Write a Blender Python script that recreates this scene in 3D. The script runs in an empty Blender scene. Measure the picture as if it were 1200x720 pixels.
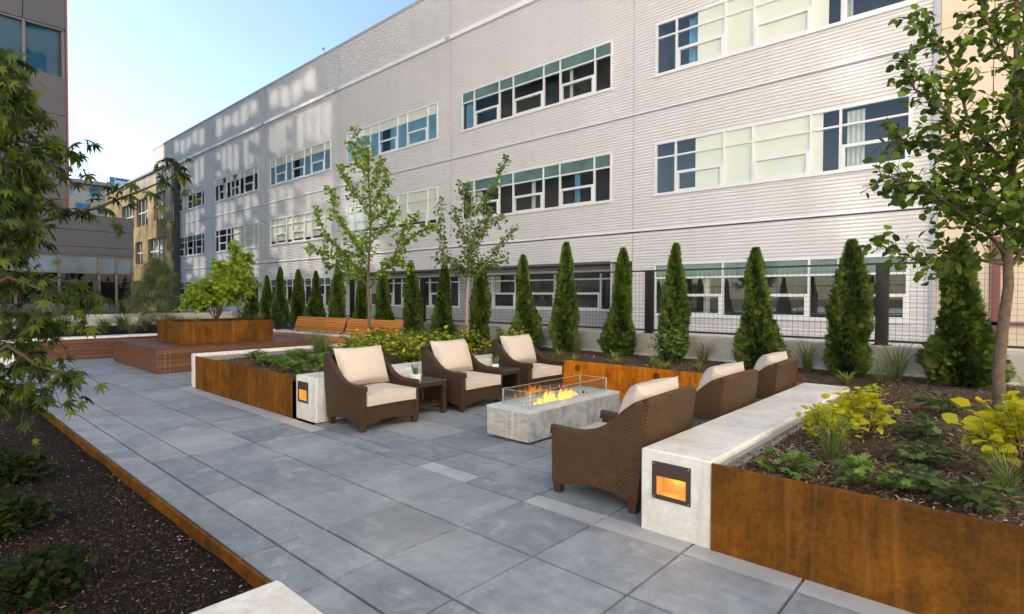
import bpy, bmesh, math, random
import numpy as np
from mathutils import Vector, Matrix
R_ = random.Random(7)
rng = np.random.default_rng(11)
scene = bpy.context.scene
COL = scene.collection
PI = math.pi

# ------------------------------------------------------------------ camera
EYE = 1.49
F_PX, PSI, PITCH, ROLL = 654.03, 0.7335, 0.0194, 0.0031
fwd = Vector((-math.sin(PSI) * math.cos(PITCH), math.cos(PSI) * math.cos(PITCH), -math.sin(PITCH)))
rgt0 = Vector((math.cos(PSI), math.sin(PSI), 0))
up0 = rgt0.cross(fwd)
rgt = math.cos(ROLL) * rgt0 + math.sin(ROLL) * up0
upv = -math.sin(ROLL) * rgt0 + math.cos(ROLL) * up0
cd = bpy.data.cameras.new('camera')
cam = bpy.data.objects.new('camera', cd)
COL.objects.link(cam)
cam.matrix_world = Matrix(((rgt.x, upv.x, -fwd.x, 0), (rgt.y, upv.y, -fwd.y, 0), (rgt.z, upv.z, -fwd.z, EYE), (0, 0, 0, 1)))
cd.sensor_width = 36
cd.sensor_fit = 'HORIZONTAL'
cd.lens = 36 * F_PX / 1200
cd.clip_start = 0.05
cd.clip_end = 4000
scene.camera = cam
SIDE = Vector((rgt0.x, rgt0.y, 0))           # to the right as the camera looks
DEEP = Vector((-rgt0.y, rgt0.x, 0))          # away from the camera

# ------------------------------------------------------------------ mesh builder
class MB:
    def __init__(s):
        s.v = []; s.f = []; s.t = []; s.sm = []
    def add(s, vs, fs, tint=0.5, smooth=False):
        b = len(s.v)
        s.v += [tuple(p) for p in vs]
        for q in fs:
            s.f.append([b + i for i in q]); s.t.append(tint); s.sm.append(smooth)
    def box(s, x0, x1, y0, y1, z0, z1, tint=0.5):
        v = [(x0, y0, z0), (x1, y0, z0), (x1, y1, z0), (x0, y1, z0), (x0, y0, z1), (x1, y0, z1), (x1, y1, z1), (x0, y1, z1)]
        s.add(v, [(0, 3, 2, 1), (4, 5, 6, 7), (0, 1, 5, 4), (1, 2, 6, 5), (2, 3, 7, 6), (3, 0, 4, 7)], tint)
    def quad(s, a, b, c, d, tint=0.5):
        s.add([a, b, c, d], [(0, 1, 2, 3)], tint)
    def tube(s, pts, rad, n=6, caps=True, tint=0.5, smooth=True):
        pts = [Vector(p) for p in pts]
        if not hasattr(rad, '__len__'): rad = [rad] * len(pts)
        rings = []
        ref = None
        for i, p in enumerate(pts):
            t = (pts[min(i + 1, len(pts) - 1)] - pts[max(i - 1, 0)])
            if t.length < 1e-9: t = Vector((0, 0, 1))
            t.normalize()
            if ref is None:
                ref = t.orthogonal().normalized()
            ref = (ref - t * ref.dot(t))
            if ref.length < 1e-6: ref = t.orthogonal()
            ref.normalize()
            b = t.cross(ref)
            rings.append([p + rad[i] * (math.cos(2 * PI * k / n) * ref + math.sin(2 * PI * k / n) * b) for k in range(n)])
        v = [q for r in rings for q in r]
        f = []
        for i in range(len(rings) - 1):
            for k in range(n):
                f.append((i * n + k, i * n + (k + 1) % n, (i + 1) * n + (k + 1) % n, (i + 1) * n + k))
        if caps:
            f.append(tuple(reversed(range(n)))); f.append(tuple(range((len(rings) - 1) * n, len(rings) * n)))
        s.add(v, f, tint, smooth)
    def prism(s, prof, a0, a1, axis='y', tint=0.5):
        """profile polygon (2-D, counter-clockwise) extruded along one axis"""
        n = len(prof)
        def mk(p, a):
            if axis == 'y': return (p[0], a, p[1])
            if axis == 'x': return (a, p[0], p[1])
            return (p[0], p[1], a)
        v = [mk(p, a0) for p in prof] + [mk(p, a1) for p in prof]
        f = [(i, (i + 1) % n, n + (i + 1) % n, n + i) for i in range(n)]
        f += [tuple(reversed(range(n))), tuple(range(n, 2 * n))]
        s.add(v, f, tint)
    def lathe(s, c, prof, n=10, tint=0.5):
        v = []; f = []
        for r, z in prof:
            for k in range(n):
                a = 2 * PI * k / n
                v.append((c[0] + r * math.cos(a), c[1] + r * math.sin(a), c[2] + z))
        for i in range(len(prof) - 1):
            for k in range(n):
                f.append((i * n + k, i * n + (k + 1) % n, (i + 1) * n + (k + 1) % n, (i + 1) * n + k))
        f.append(tuple(reversed(range(n)))); f.append(tuple(range((len(prof) - 1) * n, len(prof) * n)))
        s.add(v, f, tint, True)

def fix_normals(me):
    bm = bmesh.new(); bm.from_mesh(me)
    bmesh.ops.recalc_face_normals(bm, faces=bm.faces)
    bm.to_mesh(me); bm.free()

def boxuv(me):
    uv = me.uv_layers.new(name='UVMap')
    n = len(me.loops)
    co = np.empty(len(me.vertices) * 3, np.float32); me.vertices.foreach_get('co', co); co = co.reshape(-1, 3)
    vi = np.empty(n, np.int32); me.loops.foreach_get('vertex_index', vi)
    nr = np.empty(len(me.polygons) * 3, np.float32); me.polygons.foreach_get('normal', nr); nr = np.abs(nr.reshape(-1, 3))
    lt = np.empty(len(me.polygons), np.int32); me.polygons.foreach_get('loop_total', lt)
    ax = np.repeat(np.argmax(nr, 1), lt)
    c = co[vi]
    u = np.where(ax == 0, c[:, 1], c[:, 0]); v = np.where(ax == 2, c[:, 1], c[:, 2])
    uv.data.foreach_set('uv', np.stack([u, v], 1).astype(np.float32).ravel())

def build(name, mb, mat, parent=None, bevel=0, segs=2, normals=True, subsurf=0, uv=True):
    me = bpy.data.meshes.new(name)
    off = origin_of(parent) if parent else Vector((0, 0, 0))
    vs = [(p[0] - off.x, p[1] - off.y, p[2] - off.z) for p in mb.v]
    me.from_pydata(vs, [], mb.f)
    if normals: fix_normals(me)
    at = me.attributes.new('rnd', 'FLOAT', 'FACE'); at.data.foreach_set('value', mb.t)
    me.polygons.foreach_set('use_smooth', mb.sm)
    if uv: boxuv(me)
    me.materials.append(mat)
    o = bpy.data.objects.new(name, me); COL.objects.link(o)
    if parent: o.parent = parent; o['_o'] = list(off)
    if bevel:
        m = o.modifiers.new('bevel', 'BEVEL'); m.width = bevel; m.segments = segs; m.limit_method = 'ANGLE'; m.angle_limit = math.radians(35)
    if subsurf:
        m = o.modifiers.new('sub', 'SUBSURF'); m.levels = subsurf; m.render_levels = subsurf
    return o

def origin_of(o):
    if '_o' in o: return Vector(o['_o'])
    return Vector(o.location)

def thing(name, label, cat, loc=(0, 0, 0), group=None):
    o = bpy.data.objects.new(name, None); COL.objects.link(o)
    o.location = loc; o.empty_display_size = 0.1
    o['label'] = label; o['category'] = cat; o['_o'] = list(loc)
    if group: o['group'] = group
    return o
def tag(o, label, cat, group=None):
    o['label'] = label; o['category'] = cat
    if group: o['group'] = group
    return o
def struct(o): o['kind'] = 'structure'; return o
def stuff(o): o['kind'] = 'stuff'; return o
def copy_tree(o, parent=None):
    c = o.copy(); COL.objects.link(c)
    if parent: c.parent = parent
    for ch in list(o.children): copy_tree(ch, c)
    return c
def place(root, loc, rz, label, sc=1.0):
    root.location = loc; root.rotation_euler = (0, 0, rz); root.scale = (sc, sc, sc); root['label'] = label; root['_o'] = list(loc)

# ------------------------------------------------------------------ leaf meshes
def leafmesh(name, P, A, Nn, S, tv, tf, mat, parent=None, tint=None):
    P = np.asarray(P, float); A = np.asarray(A, float); Nn = np.asarray(Nn, float); S = np.asarray(S, float)
    if parent is not None: P = P - np.array(origin_of(parent))
    N = len(P); tv = np.asarray(tv, float); k = len(tv)
    X = A / (np.linalg.norm(A, axis=1, keepdims=True) + 1e-9)
    Z = Nn - (Nn * X).sum(1, keepdims=True) * X; Z /= (np.linalg.norm(Z, axis=1, keepdims=True) + 1e-9)
    Y = np.cross(Z, X)
    V = P[:, None, :] + S[:, None, None] * (tv[None, :, 0:1] * X[:, None] + tv[None, :, 1:2] * Y[:, None] + tv[None, :, 2:3] * Z[:, None])
    V = V.reshape(-1, 3)
    lt = np.array([len(f) for f in tf]); flat = np.array([i for f in tf for i in f])
    loops = (np.arange(N)[:, None] * k + flat[None, :]).ravel()
    tot = np.tile(lt, N); start = np.concatenate([[0], np.cumsum(tot)[:-1]])
    me = bpy.data.meshes.new(name)
    me.vertices.add(len(V)); me.vertices.foreach_set('co', V.astype(np.float32).ravel())
    me.loops.add(len(loops)); me.loops.foreach_set('vertex_index', loops.astype(np.int32))
    me.polygons.add(len(tot)); me.polygons.foreach_set('loop_start', start.astype(np.int32)); me.polygons.foreach_set('loop_total', tot.astype(np.int32))
    me.update(calc_edges=True)
    at = me.attributes.new('rnd', 'FLOAT', 'FACE')
    rv = rng.random(N) if tint is None else np.asarray(tint, float)
    at.data.foreach_set('value', np.repeat(rv, len(tf)).astype(np.float32))
    me.materials.append(mat)
    o = bpy.data.objects.new(name, me); COL.objects.link(o)
    if parent is not None: o.parent = parent; o['_o'] = list(origin_of(parent))
    return o

def round_leaf():
    tv = [(0, 0, 0), (.12, .34, .07), (.5, .46, .1), (.82, .26, .05), (1, 0, -.06), (.82, -.26, .05), (.5, -.46, .1), (.12, -.34, .07), (.5, 0, 0)]
    return tv, [(0, 8, 2, 1), (8, 4, 3, 2), (0, 7, 6, 8), (8, 6, 5, 4)]
def ovate_leaf(w=.3):
    tv = [(0, 0, 0), (.3, w, .06), (.7, w * .7, .04), (1, 0, -.1), (.7, -w * .7, .04), (.3, -w, .06), (.5, 0, 0)]
    return tv, [(0, 6, 2, 1), (6, 3, 2), (0, 5, 4, 6), (6, 4, 3)]
def maple_leaf():
    tv = [(0, 0, 0)]; tf = []
    lobes = [(0, 1.0), (34, .93), (-34, .93), (72, .74), (-72, .74), (120, .3), (-120, .3)]
    for a, l in lobes:
        b = len(tv); a = math.radians(a)
        def pt(r, da, droop=.42): return (r * math.cos(a + da), r * math.sin(a + da), -droop * r * r)
        tv += [pt(l * .46, .30), pt(l, 0), pt(l * .46, -.30)]
        tf.append((0, b + 2, b + 1, b))
    return tv, tf
def lobed_leaf():
    tv = [(0, 0, 0)]; tf = []
    for a, l in [(0, 1.0), (50, .8), (-50, .8), (105, .5), (-105, .5)]:
        b = len(tv); a = math.radians(a)
        def pt(r, da): return (.25 + r * .75 * math.cos(a + da), r * .75 * math.sin(a + da), .1 * r - .2 * r * r)
        tv += [pt(l * .6, .42), pt(l, 0), pt(l * .6, -.42)]
        tf.append((0, b + 2, b + 1, b))
    return tv, tf
def spray():
    tv = []; tf = []
    for a, l, w in [(-48, .6, .085), (-24, .85, .09), (0, 1.0, .09), (22, .88, .09), (46, .62, .085)]:
        b = len(tv); a = math.radians(a); c, s = math.cos(a), math.sin(a)
        def pt(r, o): return (r * c - o * s, r * s + o * c, -.12 * r * r)
        tv += [pt(0.02, 0), pt(l * .55, w), pt(l, 0), pt(l * .55, -w)]
        tf.append((b, b + 3, b + 2, b + 1))
    return tv, tf
def blade(curve=.35):
    w = .03
    tv = [(0, w, 0), (0, -w, 0), (.4, w, .02), (.4, -w, .02), (.75, w * .8, -curve * .35), (.75, -w * .8, -curve * .35), (1, 0, -curve)]
    return tv, [(0, 1, 3, 2), (2, 3, 5, 4), (4, 5, 6)]
def needle_twig():
    tv = []; tf = []
    for i in range(6):
        x = .12 + i * .16
        for s in (1, -1):
            b = len(tv)
            tv += [(x, 0, 0), (x + .1, s * .14, .01), (x + .2, s * .22, -.03), (x + .06, s * .06, 0)]
            tf.append((b, b + 1, b + 2, b + 3))
    return tv, tf

def unit(n):
    v = rng.normal(size=(n, 3)); return v / np.linalg.norm(v, axis=1, keepdims=True)
def poly_at(pts, t):
    t = max(0, min(.9999, t)) * (len(pts) - 1); i = int(t); f = t - i
    return pts[i].lerp(pts[i + 1], f), (pts[i + 1] - pts[i]).normalized()

class Tree:
    def __init__(s, seed):
        s.r = random.Random(seed); s.mb = MB(); s.P = []; s.A = []; s.N = []; s.S = []
    def rnd(s, a=1.0): return Vector((s.r.uniform(-a, a), s.r.uniform(-a, a), s.r.uniform(-a, a)))
    def limb(s, pts, r0, r1, n=7):
        pts = [Vector(p) for p in pts]
        # smooth it
        out = [pts[0]]
        for i in range(len(pts) - 1):
            a = pts[i]; b = pts[i + 1]
            out += [a.lerp(b, .5) + s.rnd((b - a).length * .04), b]
        rr = [r0 + (r1 - r0) * i / (len(out) - 1) for i in range(len(out))]
        s.mb.tube(out, rr, n)
        return out
    hang = 0.0
    def leaf(s, p, ax, size, flat=.8):
        ax = ax.normalized() + Vector((0, 0, -s.hang))
        s.P.append(p[:]); s.A.append(ax[:]); n = Vector((0, 0, flat)) + s.rnd(.6); s.N.append(n[:]); s.S.append(size * s.r.uniform(.65, 1.2))
    def twigs(s, pts, n, L, size, t0=.2, r=.004, upb=.25, gap=.05, droop=.2, petiole=.02, out=.9, flat=.8, taper=True):
        for i in range(n):
            t = t0 + (1 - t0) * (i + s.r.random()) / n
            p, d = poly_at(pts, t)
            k = s.rnd(1.0); k = (k - d * k.dot(d)); k.normalize()
            dr = (d * s.r.uniform(.3, .9) + k * out + Vector((0, 0, upb))).normalized()
            l = L * s.r.uniform(.5, 1.15) * ((1.15 - .6 * t) if taper else 1)
            q = [p, p + dr * l * .5 + Vector((0, 0, .02 * l)), p + dr * l + Vector((0, 0, -droop * l))]
            s.mb.tube(q, [r, r * .8, r * .4], 4)
            m = max(2, int(l / gap))
            for j in range(m):
                tt = (j + .6) / m
                pp, dd = poly_at(q, tt)
                a = dd * .5 + s.rnd(.9) + Vector((0, 0, -.25))
                pp = pp + a.normalized() * petiole
                s.leaf(pp, a, size, flat)
    def finish(s, root, tmpl, leafmat, barkmat, trunk='trunk', crown='crown'):
        t = build(trunk, s.mb, barkmat, root, normals=False)
        c = leafmesh(crown, s.P, s.A, s.N, s.S, tmpl[0], tmpl[1], leafmat, root)
        return t, c

# ------------------------------------------------------------------ materials
class NT:
    def __init__(s, name):
        s.m = bpy.data.materials.new(name); s.m.use_nodes = True; s.t = s.m.node_tree; s.t.nodes.clear()
        s.out = s.t.nodes.new('ShaderNodeOutputMaterial')
    def n(s, typ, **kw):
        nd = s.t.nodes.new('ShaderNode' + typ)
        for k, v in kw.items():
            if k.startswith('i_'):
                key = k[2:]
                key = int(key) if key.isdigit() else key.replace('_', ' ')
                if hasattr(v, 'is_linked') or isinstance(v, bpy.types.NodeSocket): s.t.links.new(v, nd.inputs[key])
                else: nd.inputs[key].default_value = v
            else: setattr(nd, k, v)
        return nd
    def link(s, a, b): s.t.links.new(a, b)
    def co(s, kind='Object', scale=(1, 1, 1)):
        t = s.n('TexCoord'); mp = s.n('Mapping'); s.link(t.outputs[kind], mp.inputs['Vector']); mp.inputs['Scale'].default_value = scale
        return mp.outputs['Vector']
    def noise(s, vec, scale, detail=4, rough=.55, dist=0):
        nd = s.n('TexNoise'); s.link(vec, nd.inputs['Vector']); nd.inputs['Scale'].default_value = scale; nd.inputs['Detail'].default_value = detail
        nd.inputs['Roughness'].default_value = rough; nd.inputs['Distortion'].default_value = dist
        return nd.outputs['Fac']
    def ramp(s, fac, stops, interp='LINEAR'):
        nd = s.n('ValToRGB'); s.link(fac, nd.inputs['Fac']); cr = nd.color_ramp; cr.interpolation = interp
        while len(cr.elements) < len(stops): cr.elements.new(0.5)
        for e, (p, c) in zip(cr.elements, stops):
            e.position = p; e.color = (c[0], c[1], c[2], 1) if hasattr(c, '__len__') else (c, c, c, 1)
        return nd.outputs['Color']
    def mix(s, a, b, fac, mode='MIX'):
        nd = s.n('MixRGB', blend_type=mode)
        for k, v in (('Fac', fac), ('Color1', a), ('Color2', b)):
            if isinstance(v, bpy.types.NodeSocket): s.link(v, nd.inputs[k])
            else: nd.inputs[k].default_value = v if not hasattr(v, '__len__') else (*v[:3], 1)
        return nd.outputs['Color']
    def math(s, op, a, b=0.0):
        nd = s.n('Math', operation=op)
        for k, v in ((0, a), (1, b)):
            if isinstance(v, bpy.types.NodeSocket): s.link(v, nd.inputs[k])
            else: nd.inputs[k].default_value = v
        return nd.outputs[0]
    def attr(s, name='rnd'):
        return s.n('Attribute', attribute_name=name).outputs['Fac']
    def principled(s, col, rough=.6, bump=None, dist=.01, strength=1.0, spec=.5, metal=0, **kw):
        p = s.n('BsdfPrincipled')
        for k, v in (('Base Color', col), ('Roughness', rough)):
            if isinstance(v, bpy.types.NodeSocket): s.link(v, p.inputs[k])
            else: p.inputs[k].default_value = v if not hasattr(v, '__len__') else (*v[:3], 1)
        p.inputs['Metallic'].default_value = metal
        p.inputs['Specular IOR Level'].default_value = spec
        if bump is not None:
            b = s.n('Bump'); s.link(bump, b.inputs['Height']); b.inputs['Distance'].default_value = dist; b.inputs['Strength'].default_value = strength
            s.link(b.outputs['Normal'], p.inputs['Normal'])
        s.link(p.outputs['BSDF'], s.out.inputs['Surface'])
        return p

def simple(name, col, rough=.6, var=.15, scale=6, spec=.5, metal=0, bump=0, bscale=60):
    t = NT(name); v = t.co()
    nz = t.noise(v, scale, 5)
    c = t.ramp(nz, [(.25, [x * (1 - var) for x in col]), (.75, [min(1, x * (1 + var)) for x in col])])
    bp = t.noise(v, bscale, 3) if bump else None
    t.principled(c, rough, bp, bump if bump else .01, spec=spec, metal=metal)
    return t.m

def leaf_mat(name, stops, trans=.45, rough=.45, spec=.35):
    t = NT(name)
    oi = t.n('ObjectInfo').outputs['Random']
    f = t.attr()
    c = t.ramp(f, stops)
    hv = t.n('HueSaturation'); t.link(c, hv.inputs['Color'])
    t.link(t.math('ADD', t.math('MULTIPLY', oi, .24), .88), hv.inputs['Value'])
    c = hv.outputs['Color']
    p = t.n('BsdfPrincipled'); t.link(c, p.inputs['Base Color']); p.inputs['Roughness'].default_value = rough; p.inputs['Specular IOR Level'].default_value = spec
    tr = t.n('BsdfTranslucent')
    t.link(t.mix(c, (1.25, 1.2, .55), 1.0, 'MULTIPLY'), tr.inputs['Color'])
    mx = t.n('MixShader'); mx.inputs[0].default_value = trans
    t.link(p.outputs[0], mx.inputs[1]); t.link(tr.outputs[0], mx.inputs[2]); t.link(mx.outputs[0], t.out.inputs['Surface'])
    return t.m

def corten(name, a, b, c):
    t = NT(name); v = t.co(); vs = t.co(scale=(5, 5, .8))
    big = t.noise(v, 2.3, 8, .68, .7); stre = t.noise(vs, 1.9, 6, .66, .5); fine = t.noise(v, 38, 5, .7)
    f = t.math('ADD', t.math('MULTIPLY', big, .5), t.math('ADD', t.math('MULTIPLY', stre, .38), t.math('MULTIPLY', fine, .3)))
    col = t.ramp(f, [(.46, c), (.58, b), (.72, a)])
    drip = t.ramp(t.noise(t.co(scale=(7.5, 7.5, .22)), 2.2, 5, .6), [(.56, 0), (.72, 1)])
    col = t.mix(col, [min(1, x * 1.5 + .03) for x in a], t.math('MULTIPLY', drip, .32))
    run = t.ramp(t.noise(t.co(scale=(11, 11, .3)), 1.7, 4, .6), [(.58, 0), (.70, 1)])
    col = t.mix(col, [x * .8 for x in c], t.math('MULTIPLY', run, .22))
    t.principled(col, t.math('ADD', .62, t.math('MULTIPLY', fine, .3)), fine, .002, spec=.05)
    return t.m

def concrete(name, lo, hi, rough=.75, pits=True, spec=.35):
    t = NT(name); v = t.co()
    a = t.noise(v, 2.2, 6, .6, .3); b = t.noise(v, 26, 5, .65)
    f = t.math('ADD', t.math('MULTIPLY', a, .65), t.math('MULTIPLY', b, .35))
    col = t.ramp(f, [(.36, lo), (.62, hi)])
    stn = t.ramp(t.noise(t.co(scale=(5, 5, .6)), 2, 5, .6), [(.55, 0), (.75, 1)])
    col = t.mix(col, [x * .72 for x in lo], t.math('MULTIPLY', stn, .45))
    h = b
    if pits:
        vo = t.n('TexVoronoi'); t.link(v, vo.inputs['Vector']); vo.inputs['Scale'].default_value = 42
        pit = t.ramp(vo.outputs['Distance'], [(.06, 0), (.13, 1)])
        gate = t.ramp(t.noise(v, 9, 2), [(.5, 0), (.56, 1)])
        pit = t.math('MAXIMUM', pit, t.math('SUBTRACT', 1.0, gate))
        col = t.mix(col, [x * .45 for x in lo], t.math('MULTIPLY', t.math('SUBTRACT', 1.0, pit), .6))
    t.principled(col, rough, h, .003, spec=spec)
    return t.m

def wood(name, lo, hi, axis_scale, rough=.5):
    t = NT(name); v = t.co(scale=axis_scale)
    g = t.noise(v, 14, 6, .65, .6)
    f = t.math('ADD', t.math('MULTIPLY', g, .6), t.math('MULTIPLY', t.attr(), .4))
    col = t.ramp(f, [(.25, lo), (.75, hi)])
    t.principled(col, rough, g, .0015, spec=.4)
    return t.m

def wicker(name, lo, hi, ru=1 / .018, rv=1 / .0118):
    t = NT(name)
    uv = t.n('TexCoord').outputs['UV']; sp = t.n('SeparateXYZ'); t.link(uv, sp.inputs[0])
    u = t.math('MULTIPLY', sp.outputs[0], ru); w = t.math('MULTIPLY', sp.outputs[1], rv)
    row = t.math('FLOOR', w)
    su = t.math('SINE', t.math('MULTIPLY', t.math('ADD', u, row), PI))
    rv_ = t.math('ABSOLUTE', t.math('SINE', t.math('MULTIPLY', w, PI)))
    h = t.math('ADD', t.math('MULTIPLY', rv_, .55), t.math('MULTIPLY', t.math('MULTIPLY', su, rv_), .45))
    nz = t.noise(t.co(), 9, 4); fz = t.noise(t.co(scale=(1, 1, 12)), 30, 3)
    f = t.math('ADD', t.math('MULTIPLY', h, .55), t.math('ADD', t.math('MULTIPLY', nz, .25), t.math('MULTIPLY', fz, .25)))
    col = t.ramp(f, [(.15, lo), (.85, hi)])
    t.principled(col, .5, h, .006, spec=.28)
    return t.m

def glass_mat(name, tint=(.9, .95, .95), refl=1.0, ior=1.5, add=0.04):
    t = NT(name)
    g = t.n('BsdfGlossy'); g.inputs['Roughness'].default_value = .01; g.inputs['Color'].default_value = (1, 1, 1, 1)
    tr = t.n('BsdfTransparent'); tr.inputs['Color'].default_value = (*tint, 1)
    fr = t.n('Fresnel'); fr.inputs['IOR'].default_value = ior
    fac = t.math('ADD', t.math('MULTIPLY', fr.outputs[0], refl), add)
    fac = t.math('MULTIPLY', fac, t.math('SUBTRACT', 1.0, t.n('NewGeometry').outputs['Backfacing']))
    mx = t.n('MixShader'); t.link(fac, mx.inputs[0]); t.link(tr.outputs[0], mx.inputs[1]); t.link(g.outputs[0], mx.inputs[2])
    t.link(mx.outputs[0], t.out.inputs['Surface'])
    return t.m

def emit(name, col, strength):
    t = NT(name); e = t.n('Emission'); e.inputs['Color'].default_value = (*col, 1); e.inputs['Strength'].default_value = strength
    t.link(e.outputs[0], t.out.inputs['Surface']); return t.m

def paver_mat():
    t = NT('paver_stone'); v = t.co()
    a = t.noise(v, 1.7, 6, .6, .5); b = t.noise(v, 9, 6, .68); c = t.noise(v, 90, 3, .6)
    f = t.math('ADD', t.math('MULTIPLY', a, .5), t.math('ADD', t.math('MULTIPLY', b, .42), t.math('MULTIPLY', t.math('MINIMUM', t.attr(), 1.0), .34)))
    col = t.ramp(f, [(.36, (.088, .105, .119)), (.58, (.160, .182, .200)), (.82, (.30, .322, .342))])
    bloom = t.ramp(t.noise(v, 4.3, 7, .72, .8), [(.54, 0), (.72, 1)])
    col = t.mix(col, (.36, .39, .415), t.math('MULTIPLY', bloom, .8))
    sw = t.ramp(t.noise(t.co(scale=(1.0, 4.0, 1)), 2.3, 5, .65, .6), [(.55, 0), (.7, 1)])
    col = t.mix(col, (.34, .35, .36), t.math('MULTIPLY', sw, .25))
    warm = t.ramp(t.noise(v, .8, 3, .5), [(.5, 0), (.8, 1)])
    col = t.mix(col, (.30, .275, .235), t.math('MULTIPLY', warm, .35))
    col = t.mix(col, t.ramp(b, [(.3, (.26, .235, .195)), (.7, (.40, .365, .31))]), t.math('MULTIPLY', t.math('GREATER_THAN', t.attr(), 2.5), .18))
    col = t.mix(col, (.62, .62, .62), t.math('MULTIPLY', t.math('GREATER_THAN', t.attr(), 1.5), .13))
    col = t.mix(col, t.ramp(c, [(.3, .75), (.7, 1.15)]), .5, 'MULTIPLY')
    t.principled(col, t.math('ADD', .42, t.math('MULTIPLY', b, .4)), t.math('ADD', t.math('MULTIPLY', b, .5), t.math('MULTIPLY', c, .5)), .002, spec=.45)
    return t.m

def soil_mat(name, lo, mid, hi):
    t = NT(name); v = t.co()
    a = t.noise(v, 55, 5, .7); b = t.noise(v, 5, 5, .6)
    vo = t.n('TexVoronoi'); t.link(v, vo.inputs['Vector']); vo.inputs['Scale'].default_value = 70
    cell = t.n('SeparateColor'); t.link(vo.outputs['Color'], cell.inputs[0])
    f = t.math('ADD', t.math('MULTIPLY', a, .35), t.math('ADD', t.math('MULTIPLY', cell.outputs[0], .4), t.math('MULTIPLY', b, .3)))
    col = t.ramp(f, [(.3, lo), (.62, mid), (.86, hi)])
    t.principled(col, .9, t.math('ADD', a, t.math('MULTIPLY', vo.outputs['Distance'], .8)), .02, spec=.15)
    return t.m
SKY, SUNS, EXPO, TINT = .058, 5.0, 2.08, .38
# ------------------------------------------------------------------ shared materials
t = NT('ribbed_metal_cladding'); v = t.co()
pn = t.noise(v, .35, 3, .5); dirt = t.ramp(t.noise(t.co(scale=(1.6, 1, .10)), 1.5, 6, .62), [(.5, 0), (.78, 1)])
t.principled(t.mix(t.ramp(pn, [(.3, (.605, .583, .563)), (.7, (.65, .628, .608))]), (.49, .465, .44), t.math('MULTIPLY', dirt, .30)), .45, spec=.35)
m_clad = t.m
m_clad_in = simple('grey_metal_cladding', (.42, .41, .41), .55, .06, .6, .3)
m_trim = simple('white_metal_trim', (.74, .73, .71), .4, .04, 2)
m_joint = simple('grey_joint', (.34, .33, .33), .6, .1, 3)
m_coping = simple('grey_coping', (.36, .37, .39), .5, .08, 2)
m_frame = simple('pale_window_frame', (.66, .66, .64), .4, .04, 3)
m_glass = glass_mat('window_glass', (.95, .965, .945), .8, 1.5, .05)
m_teal = simple('teal_spandrel_glass', (.10, .165, .15), .05, .3, 1.5, .8)
m_room = simple('dark_room', (.05, .052, .058), .8, .4, .8)
m_blind = simple('cream_blind', (.85, .81, .68), .7, .05, 1.2)
m_paleblind = simple('pale_grey_blind', (.50, .52, .50), .7, .1, 2)
m_bluecurt_refl = simple('blue_curtain_and_reflection', (.10, .26, .40), .7, .35, 1.5)  # blue curtains, also sky reflection painted behind bays C and D
m_skyrefl = simple('blue_sky_reflection', (.13, .30, .42), .7, .3, 1.2)  # sky reflected in the panes, painted on sheets behind them
m_black = simple('black_metal', (.012, .012, .013), .45, .3, 8)
m_tan = simple('tan_wall_panel', (.62, .50, .35), .6, .08, .5)
m_dark = simple('dark_grey_cladding', (.045, .044, .050), .5, .16, .7)
m_wing = simple('slate_wall_panel', (.044, .046, .056), .55, .14, .8)
m_brown = simple('red_brown_metal', (.16, .05, .04), .5, .15, 2)
m_conc = concrete('weathered_concrete', (.44, .42, .38), (.60, .58, .53))
m_concw = concrete('white_bench_concrete', (.46, .44, .39), (.69, .68, .64), .6)
m_curb = concrete('curb_concrete', (.36, .34, .30), (.50, .47, .42))
m_pit = None
m_cor = corten('weathered_steel', (.195, .074, .010), (.105, .043, .008), (.05, .024, .008))
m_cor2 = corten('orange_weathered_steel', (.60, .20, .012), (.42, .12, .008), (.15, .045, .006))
m_cor3 = corten('brown_weathered_steel', (.22, .080, .009), (.11, .043, .007), (.048, .022, .007))
m_ipe = wood('dark_red_hardwood', (.068, .025, .011), (.15, .058, .025), (6, .45, 6))
m_ipe_x = wood('dark_red_hardwood_along', (.068, .025, .011), (.15, .058, .025), (.45, 6, 6))
m_orange_wood = wood('oiled_orange_wood', (.36, .12, .025), (.62, .25, .06), (.5, 6, 6), .42)
m_soil = soil_mat('bark_mulch_soil', (.036, .022, .013), (.11, .07, .042), (.27, .195, .13))
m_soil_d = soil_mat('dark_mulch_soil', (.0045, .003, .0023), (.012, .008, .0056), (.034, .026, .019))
m_chip = NT('mulch_chip')
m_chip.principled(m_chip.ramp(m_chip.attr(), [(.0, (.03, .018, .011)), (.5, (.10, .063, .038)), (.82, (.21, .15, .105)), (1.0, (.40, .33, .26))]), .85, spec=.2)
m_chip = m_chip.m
m_bark = simple('grey_brown_bark', (.12, .085, .058), .85, .35, 30, .2, bump=.01, bscale=80)
m_bark_pale = simple('pale_grey_bark', (.30, .25, .19), .85, .3, 30, .2, bump=.008, bscale=80)
m_paver = paver_mat()
m_wick_d = wicker('dark_brown_wicker', (.010, .006, .003), (.10, .053, .021))
m_wick = wicker('brown_wicker', (.012, .006, .002), (.15, .076, .027))
m_legd = simple('dark_brown_leg', (.045, .024, .014), .4, .2, 10)
m_cush = simple('cream_cushion_fabric', (.51, .44, .375), .85, .05, 14, .15, bump=.002, bscale=400)
m_pipe = simple('cushion_piping', (.50, .42, .34), .8, .05, 10, .15)

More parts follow.
